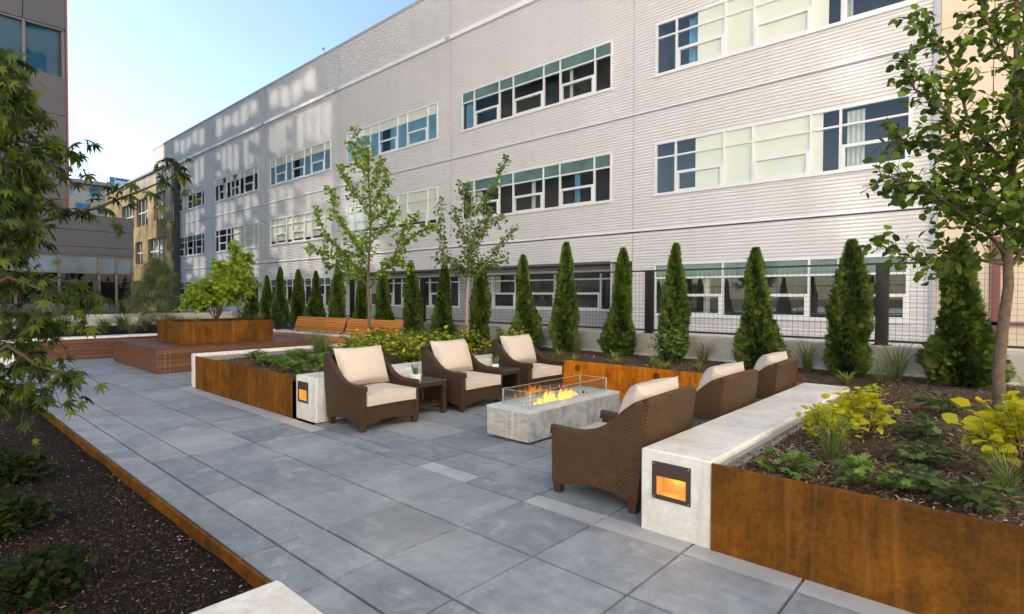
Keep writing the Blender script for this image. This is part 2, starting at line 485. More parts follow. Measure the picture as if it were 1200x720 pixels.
# ------------------------------------------------------------------ ground, paving, beds
mb = MB(); mb.box(-62, 8, 9.3, 16.9, -.39, -.2); struct(build('alley_bounce', mb, simple('pale_bounce_concrete', (.42, .41, .39), .9, .1, 1)))  # hidden pale strip added behind the fence to bounce light onto the facade
mb = MB(); mb.box(-500, 500, -500, 500, -.9, -.4)
struct(build('ground', mb, simple('asphalt', (.06, .06, .062), .9, .2, 3)))

ROWS = [1.300, 1.522, 1.828, 2.436, 3.042, 3.652, 4.262, 4.872, 5.482, 6.092, 6.702, 7.312, 7.5]
XS = [-3.865 + .6115 * k for k in range(-22, 11)]
mb = MB(); G = .0062; CH = .0025
def tile(x0, x1, y0, y1, tint):
    if x1 - x0 < .03 or y1 - y0 < .03: return
    a, b, c, d = x0 + G, x1 - G, y0 + G, y1 - G
    z = R_.uniform(-.0012, .0012)
    o = [(a, c, -.035), (b, c, -.035), (b, d, -.035), (a, d, -.035)]
    t = [(a + CH, c + CH, z), (b - CH, c + CH, z), (b - CH, d - CH, z), (a + CH, d - CH, z)]
    mb.add(o + t, [(4, 5, 6, 7)] + [(i, (i + 1) % 4, 4 + (i + 1) % 4, 4 + i) for i in range(4)], tint)
regions = [(-16.05, 1.8, 1.30, 3.042), (-16.05, 1.8, 3.042, 3.235), (-5.995, -1.79, 3.235, 6.96), (-16.05, -9.97, 3.235, 7.5)]
for ri, (rx0, rx1, ry0, ry1) in enumerate(regions):
    rows = sorted(set([ry0, ry1] + [r for r in ROWS if ry0 < r < ry1]))
    if ri == 2: rows = sorted(set([ry0, ry1] + [r for r in ROWS if ry0 + .2 < r < ry1]))
    for y0, y1 in zip(rows, rows[1:]):
        xs = sorted(set([rx0, rx1] + [x for x in XS if rx0 < x < rx1]))
        for x0, x1 in zip(xs, xs[1:]):
            if ri == 1 and (-3.9 < x0 < -3.3): tint = 2.0 if x0 < -3.6 else .95
            elif ri == 1 and (x0 > -2.7 or -10.2 < x0 < -5.9): tint = 3.0
            else: tint = min(1, max(0, R_.gauss(.5, .10)))
            tile(x0, x1, y0, y1, tint)
o = build('paving', mb, m_paver); struct(o)
mb = MB()
for x0, x1, y0, y1 in regions: mb.box(x0, x1, y0, y1, -.3, -.030)
struct(build('paving_base', mb, simple('dark_joint', (.02, .02, .022), .95)))

def bed(name, x0, x1, y0, y1, z, mat, amp=.025, step=.11):
    nx = max(2, int((x1 - x0) / step)); ny = max(2, int((y1 - y0) / step)); mb = MB()
    from mathutils import noise
    v = []
    for j in range(ny + 1):
        for i in range(nx + 1):
            x = x0 + (x1 - x0) * i / nx; y = y0 + (y1 - y0) * j / ny
            v.append((x, y, z + amp * (noise.noise(Vector((x * 1.7, y * 1.7, 1))) + .5 * noise.noise(Vector((x * 5, y * 5, 3))))))
    f = [(j * (nx + 1) + i, j * (nx + 1) + i + 1, (j + 1) * (nx + 1) + i + 1, (j + 1) * (nx + 1) + i) for j in range(ny) for i in range(nx)]
    mb.add(v, f, .5, True)
    return struct(build(name, mb, mat, normals=False))
ZB = .445
bed('planting_bed', -1.31, 6.0, 3.222, 6.97, ZB, m_soil)
bed('planting_bed', -9.75, 6.0, 6.985, 9.0, ZB, m_soil)
bed('planting_bed', -9.75, -6.53, 3.25, 6.97, ZB, m_soil)
bed('planting_bed', -23.0, -9.80, 8.06, 9.0, ZB + .02, m_soil)
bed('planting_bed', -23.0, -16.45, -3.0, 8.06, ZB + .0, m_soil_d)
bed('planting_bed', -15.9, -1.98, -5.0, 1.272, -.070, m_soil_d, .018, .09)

# mulch chips: nobody could count them
P = []; S = []
def chips(n, x0, x1, y0, y1, z):
    for _ in range(n):
        P.append((R_.uniform(x0, x1), R_.uniform(y0, y1), z + R_.uniform(-.002, .03))); S.append(R_.uniform(.010, .034))
chips(16000, -1.27, 1.0, 3.26, 5.5, ZB); chips(8000, -1.27, 1.6, 5.5, 8.9, ZB); chips(3500, -6.5, -1.5, 7.02, 8.9, ZB); chips(1600, -9.6, -6.6, 3.3, 4.8, ZB)
n1 = len(P)
N = np.array([(0, 0, 1.0)] * len(P)) + rng.normal(size=(len(P), 3)) * .45
A = rng.normal(size=(len(P), 3)); A[:, 2] *= .25
chip_t = ([(0, -.16, 0), (1, -.13, .03), (1.02, .12, 0), (0, .16, .03), (.5, 0, .1)], [(0, 1, 4), (1, 2, 4), (2, 3, 4), (3, 0, 4)])
stuff(leafmesh('bark_mulch', P, A, N, S, *chip_t, m_chip, tint=rng.random(len(P)) ** 1.3))
P = []; S = []
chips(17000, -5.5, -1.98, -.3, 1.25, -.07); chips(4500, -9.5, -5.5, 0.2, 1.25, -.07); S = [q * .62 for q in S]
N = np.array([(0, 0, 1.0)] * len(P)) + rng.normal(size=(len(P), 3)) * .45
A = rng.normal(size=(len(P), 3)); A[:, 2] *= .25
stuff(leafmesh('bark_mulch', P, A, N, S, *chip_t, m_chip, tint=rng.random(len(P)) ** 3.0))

# ------------------------------------------------------------------ main office building
YF = 17.0
def corr(mb, x0, x1, z0, z1, y=YF, pitch=.1, d=.030):
    bp = []
    k0 = math.floor(z0 / pitch) - 1
    for k in range(k0, int(z1 / pitch) + 2):
        for fz, fy in ((0, 0), (.36, 0), (.48, d), (.86, d)):
            bp.append(((k + fz) * pitch, y - fy))
    bp.append(((int(z1 / pitch) + 2) * pitch, y))
    def yat(z):
        for (a, ya), (b, yb) in zip(bp, bp[1:]):
            if a <= z <= b: return ya + (yb - ya) * (z - a) / max(1e-9, b - a)
        return y
    pr = [(z0, yat(z0))] + [q for q in bp if z0 + 1e-4 < q[0] < z1 - 1e-4] + [(z1, yat(z1))]
    v = [(x0, yy, z) for z, yy in pr] + [(x1, yy, z) for z, yy in pr]; n = len(pr)
    mb.add(v, [(i, n + i, n + i + 1, i + 1) for i in range(n - 1)], .5)

office = thing('office_building', 'long pale grey office building with ribbed metal cladding and three rows of windows', 'building', (-30, YF, 0))
BAYS = [('A', -9.75, -1.56, -8.93, -1.98), ('B', -19.05, -9.75, -18.32, -10.61), ('C', -28.43, -19.05, -27.67, -19.98),
        ('D', -37.77, -28.43, -37.08, -29.38), ('E', -47.05, -37.77, -46.65, -38.90), ('F', -62.0, -47.05, -55.50, -48.80)]
WROWS = [(.88, 2.58), (4.84, 6.55), (8.76, 10.46)]
wall = MB()
for nm, bx0, bx1, wx0, wx1 in BAYS:
    rec = nm in 'BC'
    zb = 2.70 if rec else -.4
    corr(wall, bx0, wx0, zb, 13.0); corr(wall, wx1, bx1, zb, 13.0)
    zs = [zb] + [z for r in WROWS[(1 if rec else 0):] for z in r] + [13.0]
    for i in range(0, len(zs), 2): corr(wall, wx0, wx1, zs[i], zs[i + 1])
    corr(wall, bx0, bx1, 13.0, 15.45)
build('cladding', wall, m_clad, office, normals=False, uv=False)
mb = MB()                                                    # body behind the cladding
mb.box(-62, -1.6, 18.6, 40, -.4, 15.40); mb.box(-62, -1.6, 17.05, 18.6, 10.9, 15.40)
mb.box(-62, -1.6, 17.05, 18.6, 6.9, 8.4); mb.box(-62, -28.5, 17.05, 18.6, 2.9, 4.5); mb.box(-10.6, -1.6, 17.05, 18.6, 2.9, 4.5)
mb.box(-62.02, -61.98, 17.0, 40, -.4, 15.45)
build('structure_core', mb, m_room, office)
mb = MB()                                                    # soffit and recessed ground floor
mb.box(-28.42, -10.66, 16.99, 18.6, 2.66, 2.74)
build('soffit', mb, simple('dark_soffit', (.10, .09, .09), .7), office)
mb = MB(); corr(mb, -28.42, -10.66, -.4, .95, 18.30); corr(mb, -28.42, -10.66, 2.5, 2.66, 18.30)
for q in ((-28.42, -27.4), (-19.9, -18.4), (-11.2, -10.66)): corr(mb, q[0], q[1], .95, 2.5, 18.30)
mb.box(-10.66, -10.60, 17.03, 18.3, -.4, 2.66); mb.box(-28.47, -28.42, 17.03, 18.3, -.4, 2.66)
build('recessed_wall', mb, m_clad_in, office, uv=False)

def window(nm, row, x0, x1, z0, z1, y=YF, pattern=None, teal=True, blinds=(), curtains=(), lows=True):
    fr = MB(); d0, d1 = y - .045, y + .05; t = .055
    fr.box(x0 - .02, x1 + .02, d0, d1, z1 - t, z1 + .03); fr.box(x0 - .05, x1 + .05, d0 - .03, d1, z0 - .04, z0 + t)
    fr.box(x0 - .02, x0 + t, d0, d1, z0 + t, z1 - t); fr.box(x1 - t, x1 + .02, d0, d1, z0 + t, z1 - t)
    zt = z0 + 1.22; w = x1 - x0
    widths = pattern or [.78, 1.5, .78, 1.58, .80, 1.56, .72]
    sc = w / sum(widths); xs = [x0]
    for a in widths: xs.append(xs[-1] + a * sc)
    for x in xs[1:-1]: fr.box(x - .028, x + .028, d0 + .004, d1, z0 + t, z1 - t)
    for i in range(len(widths)):
        a, b = xs[i] + .028, xs[i + 1] - .028
        fr.box(a, b, d0 + .008, d1, zt - .026, zt + .026)
        if widths[i] > 1.2 and lows:                          # hopper sash with a heavier frame
            s0, s1 = z0 + t, z0 + .70; e = .085
            fr.box(a, b, d0 - .012, d1, s1 - e, s1); fr.box(a, b, d0 - .012, d1, s0, s0 + e * .6)
            fr.box(a, a + e, d0 - .012, d1, s0 + e * .6, s1 - e); fr.box(b - e, b, d0 - .012, d1, s0 + e * .6, s1 - e)
    wn = build('window', fr, m_frame, office, uv=False)
    g = MB()
    g.box(x0 + .02, x1 - .02, y - .006, y + .006, z0 + .03, zt if teal else z1 - .03)
    build('pane', g, m_glass, wn, uv=False)
    if teal:
        g = MB(); g.box(x0 + .02, x1 - .02, y - .006, y + .01, zt, z1 - .03); build('transom_panel', g, m_teal, wn, uv=False)
    rm = MB(); yb = y + 1.15
    rm.quad((x0, yb, z0 - .15), (x1, yb, z0 - .15), (x1, yb, z1 + .15), (x0, yb, z1 + .15))
    rm.quad((x0, y + .06, z0 - .02), (x1, y + .06, z0 - .02), (x1, yb, z0 - .15), (x0, yb, z0 - .15))
    rm.quad((x0, y + .06, z1), (x1, y + .06, z1), (x1, yb, z1 + .15), (x0, yb, z1 + .15))
    rm.quad((x0, y + .06, z0), (x0, yb, z0), (x0, yb, z1), (x0, y + .06, z1)); rm.quad((x1, y + .06, z0), (x1, yb, z0), (x1, yb, z1), (x1, y + .06, z1))
    build('room_recess', rm, m_room, wn, normals=False, uv=False)
    for (a, b, c, d, mt) in blinds:
        bl = MB(); bl.box(a, b, y + .016, y + .024, c, d); build('blind', bl, mt, wn, uv=False)
    for (a, b, mt) in curtains:                               # folded curtain
        cu = MB(); n = max(6, int((b - a) / .05)); pr = [(a + (b - a) * i / n, y + .14 + .03 * (i % 2)) for i in range(n + 1)]
        for p, q in zip(pr, pr[1:]): cu.quad((p[0], p[1], z0 + .02), (q[0], q[1], z0 + .02), (q[0], q[1], z1 - .1), (p[0], p[1], z1 - .1))
        build('curtain', cu, mt, wn, normals=False, uv=False)
    return wn
PA = [.72, 1.57, .85, 1.55, .72, 1.55]
for nm, bx0, bx1, wx0, wx1 in BAYS:
    for ri, (z0, z1) in enumerate(WROWS):
        if nm in 'BC' and ri == 0: continue
        bl = []; cu = []; teal = True; pat = PA if nm == 'A' else None
        if nm == 'A' and ri == 2: bl = [(-7.52, -3.85, z0 + .02, z1 - .02, m_blind)]; teal = False; cu = [(-7.85, -7.5, m_bluecurt_refl), (-3.5, -3.3, m_paleblind)]
        if nm == 'A' and ri == 1: bl = [(-7.56, -3.95, z0 + .02, z1 - .02, m_blind)]; teal = False; cu = [(-3.4, -3.0, m_paleblind)]
        if nm == 'A' and ri == 0: bl = [(-5.55, -5.0, z1 - .5, z1, m_paleblind)]; cu = [(-7.3, -7.1, m_paleblind)]
        if nm == 'B' and ri == 2: cu = [(-18.2, -17.6, m_bluecurt_refl), (-12.55, -12.4, m_paleblind)]
        if nm == 'B' and ri == 1: cu = [(-12.3, -12.05, m_bluecurt_refl), (-14.4, -14.2, m_paleblind), (-17.9, -17.2, m_paleblind)]
        if nm in 'CDEF' and ri == 2:
            teal = False; bl = [(wx0 + .05, wx1 - .05, z0 + 1.24, z1, m_blind)]
            if nm in 'CD':
                bl += [(wx0 + .05, wx0 + 3.3, z0 + .02, z0 + 1.2, m_skyrefl), (wx0 + 4.0, wx1 - .05, z0 + .02, z0 + 1.2, m_skyrefl)]; cu = [(wx0 + .1, wx0 + .7, m_bluecurt_refl), (wx0 + 2.2, wx0 + 2.9, m_bluecurt_refl), (wx1 - .8, wx1 - .1, m_bluecurt_refl)]  # blue sheets and curtains carry the sky reflected in these bays
            if nm == 'E': bl.append((wx0 + 1.6, wx0 + 2.3, z0, z1, m_blind)); bl.append((wx0 + 3.6, wx0 + 3.9, z0, z1, m_blind))
            if nm == 'F': bl.append((wx0 + 1.3, wx0 + 3.0, z0 + .2, z1, m_blind))
        if nm in 'CD' and ri == 1: bl = [(wx0 + .05, wx1 - .05, z0 + .22, z1, m_blind)]; teal = False
        if nm == 'E' and ri == 1: bl = [(wx0 + 3.4, wx1 - .05, z0 + .1, z1, m_blind)]; teal = False
        if nm == 'F' and ri == 1: bl = [(wx0 + 1.5, wx0 + 2.2, z1 - .6, z1, m_blind)]
        window(nm, ri, wx0, wx1, z0, z1, pattern=pat, teal=teal, blinds=bl, curtains=cu)
for a, b in ((-18.4, -11.2), (-27.4, -19.9)):
    window('R', 0, a, b, .95, 2.50, y=18.30, teal=False, blinds=[(a + .1, a + 1.2, 1.6, 2.5, m_paleblind), (a + 4.2, a + 4.9, 1.3, 2.5, m_paleblind)])
mb = MB()
mb.box(-56.3, -1.56, YF - .16, YF - .02, 13.00, 13.17); build('ledge', mb, m_trim, office)
mb = MB()
for z in (7.66, 3.70):
    mb.box(-62, -1.56, YF - .055, YF - .0, z, z + .05)
build('floor_flashing', mb, m_trim, office)
mb = MB()
for z in (7.66, 3.70): mb.box(-62, -1.56, YF - .03, YF, z - .045, z - .003)
for x in (-9.75, -19.05, -28.43, -37.77, -47.05, -56.3):
    zl = 2.75 if x in (-19.05,) else 0
    mb.box(x - .018, x + .018, YF - .029, YF, zl, 7.61); mb.box(x - .018, x + .018, YF - .029, YF, 7.72, 12.99); mb.box(x - .018, x + .018, YF - .029, YF, 13.18, 15.42)
    mb.box(x - .25, x + .05, YF - .175, YF - .161, 13.02, 13.15)
build('cladding_joint', mb, m_joint, office)
mb = MB(); mb.box(-62.05, -1.50, YF - .06, 18.4, 15.45, 15.58); build('coping', mb, m_coping, office)
mb = MB(); mb.box(-1.56, -1.44, YF - .06, YF + .3, -.4, 15.45); build('corner_trim', mb, m_coping, office)
mb = MB(); mb.tube([(-31.2, 17.6, 15.58), (-31.2, 17.6, 16.4)], .02, 6); mb.box(-31.33, -31.12, 17.55, 17.65, 16.36, 16.44)
build('roof_sensor', mb, m_coping, office)

# ------------------------------------------------------------------ tan neighbour at the right
tan = thing('tan_building', 'tan panelled building adjoining the right end of the ribbed grey facade', 'building', (6, 17.2, 0))
mb = MB()
xs = [-1.44, -.45, 1.3, 3.2, 5.0, 8, 13]
zs = [-.4, 2.9, 5.4, 8.0, 10.6, 16]
for a, b in zip(xs, xs[1:]):
    for c, d in zip(zs, zs[1:]): mb.box(a + .008, b - .008, 17.15, 17.25, c + .008, d - .008)
build('wall_panels', mb, m_tan, tan)
mb = MB(); mb.box(-1.43, 13, 17.26, 30, -.4, 15.9); build('structure_core', mb, m_room, tan)
mb = MB()
for x in (-.42, .75, 1.9, 3.2): mb.box(x, x + .16, 17.08, 17.148, 0, 2.9)
mb.box(-1.43, 6, 17.08, 17.148, .85, .93)
build('mullion', mb, m_brown, tan)

# ------------------------------------------------------------------ golden building at the far left end of the facade
gold = NT('bronze_gold_panel'); v = gold.co()
br = gold.n('TexBrick'); gold.link(gold.co('Object', (.30, .30, .30)), br.inputs['Vector'])
nz = gold.noise(v, .55, 4, .6); nz2 = gold.noise(gold.co(scale=(3, 3, .7)), .8, 4)
gold.principled(gold.ramp(gold.math('ADD', gold.math('MULTIPLY', nz, .6), gold.math('MULTIPLY', nz2, .4)), [(.38, (.10, .068, .03)), (.5, (.24, .16, .06)), (.64, (.46, .33, .14))]), .35, metal=.25)
gb = thing('bronze_building', 'bronze gold panelled building at the far left end of the grey facade', 'building', (-64, 16.6, 0))
mb = MB(); YG = 16.6
wins = [(-71.5, -66.9, 8.3, 10.9), (-66.1, -62.4, 8.3, 11.0), (-60.6, -57.1, 8.5, 11.0), (-66.6, -64.2, 4.6, 6.8), (-62.4, -57.0, 4.4, 6.85), (-71, -67.5, 4.4, 6.8), (-71, -57, .6, 2.9)]
xs = sorted(set([-78, -55.2] + [q for w in wins for q in w[:2]])); zs = sorted(set([-.4, 13.05] + [q for w in wins for q in w[2:]]))
for a, b in zip(xs, xs[1:]):
    for c, d in zip(zs, zs[1:]):
        if any(w[0] <= a and b <= w[1] and w[2] <= c and d <= w[3] for w in wins): continue
        mb.box(a, b, YG, YG + .4, c, d)
build('wall', mb, gold.m, gb)
mb = MB(); mb.box(-78, -54.7, YG + .9, 16.99 + 12, -.4, 12.9); build('structure_core', mb, m_room, gb)
mb = MB(); mb.box(-55.2, -54.55, YG - .12, YG + .39, -.4, 13.15); mb.box(-78, -55.2, YG - .12, YG + .39, 13.05, 13.25); build('edge_trim', mb, simple('charcoal_trim', (.03, .03, .033), .5), gb)
for w in wins:
    mb = MB(); mb.box(w[0], w[1], YG + .2, YG + .23, w[2], w[3]); p = build('window', mb, m_glass, gb)
    mb = MB(); n = max(2, round((w[1] - w[0]) / 1.25))
    for i in range(n + 1):
        x = w[0] + (w[1] - w[0]) * i / n; mb.box(x - .05, x + .05, YG + .12, YG + .26, w[2], w[3])
    mb.box(w[0], w[1], YG + .12, YG + .26, (w[2] + w[3]) / 2 - .05, (w[2] + w[3]) / 2 + .05)
    build('frame', mb, m_joint, p)
    mb = MB(); mb.box(w[0] + (w[1] - w[0]) * .35, w[1] - .3, YG + .5, YG + .52, w[2] + .7, w[3] - .3); build('blind', mb, m_blind, p)

# ------------------------------------------------------------------ dark tower with low wing at the left
tw = thing('dark_tower', 'tall dark grey panelled tower with blue window band at the left edge', 'building', (-32, -2, 0))
XT = -27.45; YE = 4.60
mb = MB()
for c, d in ((4.7, 5.15), (5.17, 7.0), (7.02, 8.4), (8.42, 9.86), (11.75, 13.4), (13.42, 15.2), (15.22, 17), (19, 21), (21.02, 24)):
    for a, b in ((-14, -9), (-9, -4), (-4, .2), (.2, 3.35), (3.35, YE)):
        mb.box(XT - .2, XT, a + .012, b - .012, c, d)
build('wall_panels', mb, m_dark, tw)
mb = MB(); mb.box(-45, XT - .35, -14, YE - .06, 0, 24); build('structure_core', mb, m_room, tw)
mb = MB()
mb.box(XT - .2, XT - .17, -14, YE - .1, 9.86, 11.75); mb.box(XT - .2, XT - .17, -14, YE - .1, 17, 19); w = build('window_band', mb, glass_mat('blue_window_glass', (.60, .78, .86), .25, 1.5, .0), tw)
mb = MB()
for y in (-9, -4, .2, 3.38, YE - .06): mb.box(XT - .21, XT - .1, y - .05, y + .05, 9.9, 11.7)
mb.box(XT - .21, XT - .06, -14, YE - .04, 11.68, 11.78); mb.box(XT - .21, XT - .06, -14, YE - .04, 9.83, 9.9)
build('frame', mb, simple('dark_window_frame', (.09, .085, .09), .5), w)
mb = MB(); mb.box(XT - .34, XT - .28, -14, YE - .2, 9.86, 11.75); build('sky_backing', mb, simple('slate_blue_backing', (.07, .14, .17), .7, .3, .5), w)  # blue reflected in the window band, painted on a backing sheet
mb = MB(); mb.box(XT - .34, XT + .03, YE, YE + .06, 4.6, 24); build('corner_trim', mb, m_brown, tw)
mb = MB(); mb.box(-45, XT - .36, YE - .05, YE - .01, 4.6, 24); build('blue_reflect_side', mb, simple('pale_blue_reflect', (.16, .36, .50), .08, .3, .3, .8), tw)  # unseen blue side added so the office windows mirror blue

wg = thing('low_wing', 'low slate grey wing with a dark ribbon window in front of the tower', 'building', (-30, -2, 0))
XW = -27.0; YW = 6.68
mb = MB()
for c, d in ((3.06, 3.36), (3.375, 4.0), (4.015, 4.62)):
    for a, b in ((-14, -8), (-8, -2), (-2, 3.0), (3.0, YW)): mb.box(XW - .2, XW, a + .008, b - .008, c, d)
mb.box(XW - .2, XW, -14, YW, -.4, 1.16)
mb.box(XW - 14, XW - .2, YW - .2, YW, -.4, 4.62)
build('wall_panels', mb, m_wing, wg)
mb = MB(); mb.box(-44, XW - 1.6, -14, YW - .21, -.4, 4.5); mb.box(XW - 1.6, XW - .21, -14, YW - .21, 3.1, 4.5); build('structure_core', mb, m_room, wg)
mb = MB(); mb.box(XW - .16, XW - .14, -14, YW - .05, 1.16, 2.36); w = build('window', mb, glass_mat('dark_glass', (.35, .38, .42), .3, 1.5, .0), wg)
mb = MB(); mb.box(XW - .16, XW - .13, -14, YW - .05, 2.36, 3.05); build('transom_panel', mb, simple('blue_grey_glass', (.075, .12, .16), .3, .5, 1.1, .3), w)
mb = MB()
for y in (-8, -2, 1.2, 3.0, 4.25, 5.5, 6.08, YW - .05): mb.box(XW - .17, XW - .06, y - .04, y + .04, 1.16, 3.05)
mb.box(XW - .17, XW - .05, -14, YW, 3.0, 3.05); mb.box(XW - .165, XW - .06, -14, YW, 2.33, 2.39)
build('frame', mb, simple('bronze_window_frame', (.10, .085, .075), .5), w)
for a, b in ((2.3, 3.7), (4.35, 5.4)):
    mb = MB(); mb.box(XW - 1.55, XW - 1.5, a, b, 1.3, 2.0); build('room_partition', mb, m_clad_in, w)

# ------------------------------------------------------------------ far buildings
fb = thing('terrace_building', 'distant tan building with a flat roof and a glazed terrace', 'building', (-95, 17, 0))
XFB = -90
mb = MB(); mb.box(-110, XFB, 4, 26, -.4, 14.3); mb.box(-110, XFB - 1.2, 4, 26, 14.3, 15.9); build('wall', mb, m_tan, fb)
mb = MB(); mb.box(-110, XFB + .5, 3.5, 26.5, 15.9, 16.35); build('roof', mb, m_joint, fb)
for a in (14.6, 17.6, 20.4):
    mb = MB(); mb.box(XFB - 1.19, XFB - 1.12, a, a + 1.2, 14.5, 15.7); build('window', mb, m_bluecurt_refl, fb)
for a in (15.9, 18.2): 
    mb = MB(); mb.box(XFB - .01, XFB + .05, a, a + 1.5, 12.2, 13.4); build('window', mb, m_bluecurt_refl, fb)
mb = MB(); mb.box(XFB - .1, XFB - .05, 4, 26, 14.3, 14.9); build('railing', mb, glass_mat('railing_glass', (.8, .88, .95)), fb)
sg = thing('rooftop_sign', 'pale blue sign frame with dark panels above the distant tan roof', 'sign', (-94, 20.8, 16.3))
mb = MB(); mb.box(-94.1, -94, 20.4, 22.9, 16.35, 18.0); build('sign_panel', mb, simple('pale_blue_panel', (.42, .62, .80), .4), sg)
mb = MB(); mb.box(-93.99, -93.95, 20.45, 21.0, 17.0, 18.0); build('emblem', mb, simple('teal_panel', (.05, .18, .24), .4), sg)
mb = MB()
for i in range(7):
    y = 21.15 + i * .2; mb.box(-93.99, -93.95, y, y + .15, 17.62 - i * .01, 17.95 - i * .01 - (i % 3) * .05)
for i in range(4): mb.box(-93.99, -93.95, 22.55 + i * .09, 22.61 + i * .09, 17.45, 17.7)
build('lettering', mb, simple('navy_letters', (.03, .06, .13), .5), sg)
mb = MB(); mb.box(-94.06, -94.02, 20.4, 20.5, 15.9, 16.4); mb.box(-94.06, -94.02, 22.7, 22.8, 15.9, 16.4); build('post', mb, m_joint, sg)

# ------------------------------------------------------------------ added out of view: west screen shapes facade sun, pale east block bounces it
SUN = Vector((-.80, -.28, .53)).normalized()
XO = -90.0
opp = thing('sun_screen', 'unseen stepped screen added far to the left, cut to throw sun patches on the facade', 'building', (XO, -8, 0))
def back(x, z):                                                 # where the sun ray that ends at the facade passes the added screen
    t = (XO - x) / SUN.x
    return YF + SUN.y * t, z + SUN.z * t
holes = []
r2 = random.Random(5)
def lit(x0, x1, z0, z1):
    ya, za = back(x0, 0); yb, zb = back(x1, 0); zm = (za + zb) / 2
    holes.append((min(ya, yb), max(ya, yb), z0 + zm, z1 + zm))
def band(x0, x1, z0, z1, n, gap=.10):
    K = 5; n0 = n; n *= K; w = (x1 - x0) / n; h = z1 - z0
    for i in range(n):
        a = x0 + w * i + (gap * 2.2 if i % K == 0 else 0); b = x0 + w * (i + 1)
        j = .22 * math.sin(i * .45 + x0); k = .12 * math.sin(i * .36 + z0)
        if i % K == 0: q = r2.random(); fr_ = r2.uniform(.3, .6)
        if q < .22 and h > 1.5:                                # middle of the strip left uncut, a darker spot in the sun patch
            m = z0 + h * fr_; lit(a, b, z0 + j, m - .42); lit(a, b, m + .42, z1 + k)
        else: lit(a, b, z0 + j, z1 + k)
band(-37.2, -33.9, 10.75, 12.75, 4); band(-33.4, -29.2, 10.55, 12.85, 4, .16)
band(-46.4, -42.0, 10.75, 12.6, 4); band(-41.3, -38.6, 10.6, 12.8, 3, .15)
band(-56.0, -48.7, 10.7, 12.6, 6)
band(-37.2, -29.0, 6.5, 8.5, 7); band(-46.4, -38.8, 6.6, 8.5, 6); band(-56, -48.6, 6.5, 8.6, 6)
band(-28.3, -26.0, 6.0, 8.4, 2, .2)
band(-37.2, -30.2, 2.75, 4.9, 5); band(-46.4, -38.8, 2.9, 4.9, 6); band(-56, -48.6, 2.8, 4.8, 5); band(-29.9, -24.2, 2.9, 4.5, 4)
band(-37.2, -31.0, 13.6, 14.9, 4); band(-46.4, -38.8, 13.8, 15.0, 5); band(-56, -48.6, 13.8, 15.0, 5)
band(-37.2, -29.5, 4.95, 6.4, 4, .25); band(-46.4, -42, 4.95, 6.4, 3, .25)
lit(-3.55, -2.75, 6.75, 8.1); lit(-3.45, -2.6, 2.75, 4.5)
mb = MB()
STEPS = [(y, y + 2.5, 15.9 + 1.893 * (17 - y)) for y in [-19 + 2.5 * i for i in range(10)]]
zs = sorted(set([-.4] + [q[2] for q in STEPS] + [round(q, 3) for h in holes for q in h[2:]]))
for y0, y1, top in STEPS:
    hh = [h for h in holes if h[1] > y0 and h[0] < y1]
    zz = sorted(set([-.4, top] + [q for h in hh for q in h[2:] if -.4 < q < top]))
    for c, d in zip(zz, zz[1:]):
        if d - c < 1e-3: continue
        m_ = (c + d) / 2
        iv = sorted([(max(h[0], y0), min(h[1], y1)) for h in hh if h[2] < m_ < h[3]])
        x = y0
        for a, b in iv:
            if a > x: mb.box(XO - .1, XO, x, a, c, d)
            x = max(x, b)
        if x < y1: mb.box(XO - .1, XO, x, y1, c, d)
build('cut_screen', mb, m_wing, opp, uv=False)
t = NT('sun_dimmer'); tr = t.n('BsdfTransparent'); tr.inputs['Color'].default_value = (TINT, TINT, TINT * .97, 1)  # see-through sheet over the screen openings, added to dim the sun patches
t.link(tr.outputs[0], t.out.inputs['Surface'])
mb = MB()
for y0, y1, top in STEPS: mb.quad((XO - .05, y0, 20), (XO - .05, y1, 20), (XO - .05, y1, top - .2), (XO - .05, y0, top - .2))
build('dimming_sheet', mb, t.m, opp, normals=False, uv=False)

et = thing('bounce_block', 'unseen pale cream block added right of the courtyard to bounce sunlight into it', 'building', (14, 0, 0))
m_pale = simple('pale_bounce_wall', (.80, .765, .72), .7, .04, .4)  # kept pale so the added block throws sun into the court
mb = MB(); mb.prism([(14, 17), (14, -8), (-6, -43), (6, -52), (34, -30), (34, 17)], -.4, 34, 'z'); build('wall', mb, m_pale, et, uv=False)
mb = MB()
for k in range(9):
    for i in range(5): mb.box(13.94, 13.99, -6.5 + i * 4.9, -4.6 + i * 4.9, 1.4 + k * 3.6, 2.9 + k * 3.6)
build('window_band', mb, simple('dark_strip_glass', (.05, .07, .09), .1, .2, 1), et, uv=False)
mb = MB(); mb.box(-26, 13.9, -70, -5.2, -.39, -.2); struct(build('bounce_ground', mb, simple('pale_bounce_paving', (.62, .59, .54), .8, .08, .5)))  # unseen pale ground added to bounce sunlight up into the court
# ------------------------------------------------------------------ curb walls and mesh fences
YC = 9.0
mb = MB(); mb.box(-23.2, 8, YC, YC + .26, 0, .83); tag(build('curb_wall', mb, m_curb, None, .012), 'low grey concrete curb wall carrying the black mesh fence along the arborvitae bed', 'wall')
mb = MB(); mb.box(-22.9, 8, YC - .07, YC - .004, .30, .475); tag(build('edging_strip', mb, m_concw, None, .01), 'pale concrete edging strip at the foot of the fence curb', 'edging')
mb = MB(); mb.box(-23.25, -22.95, -3, YC - .01, 0, .83); tag(build('curb_wall', mb, m_curb, None, .012), 'grey concrete curb wall at the left before the low slate wing', 'wall')

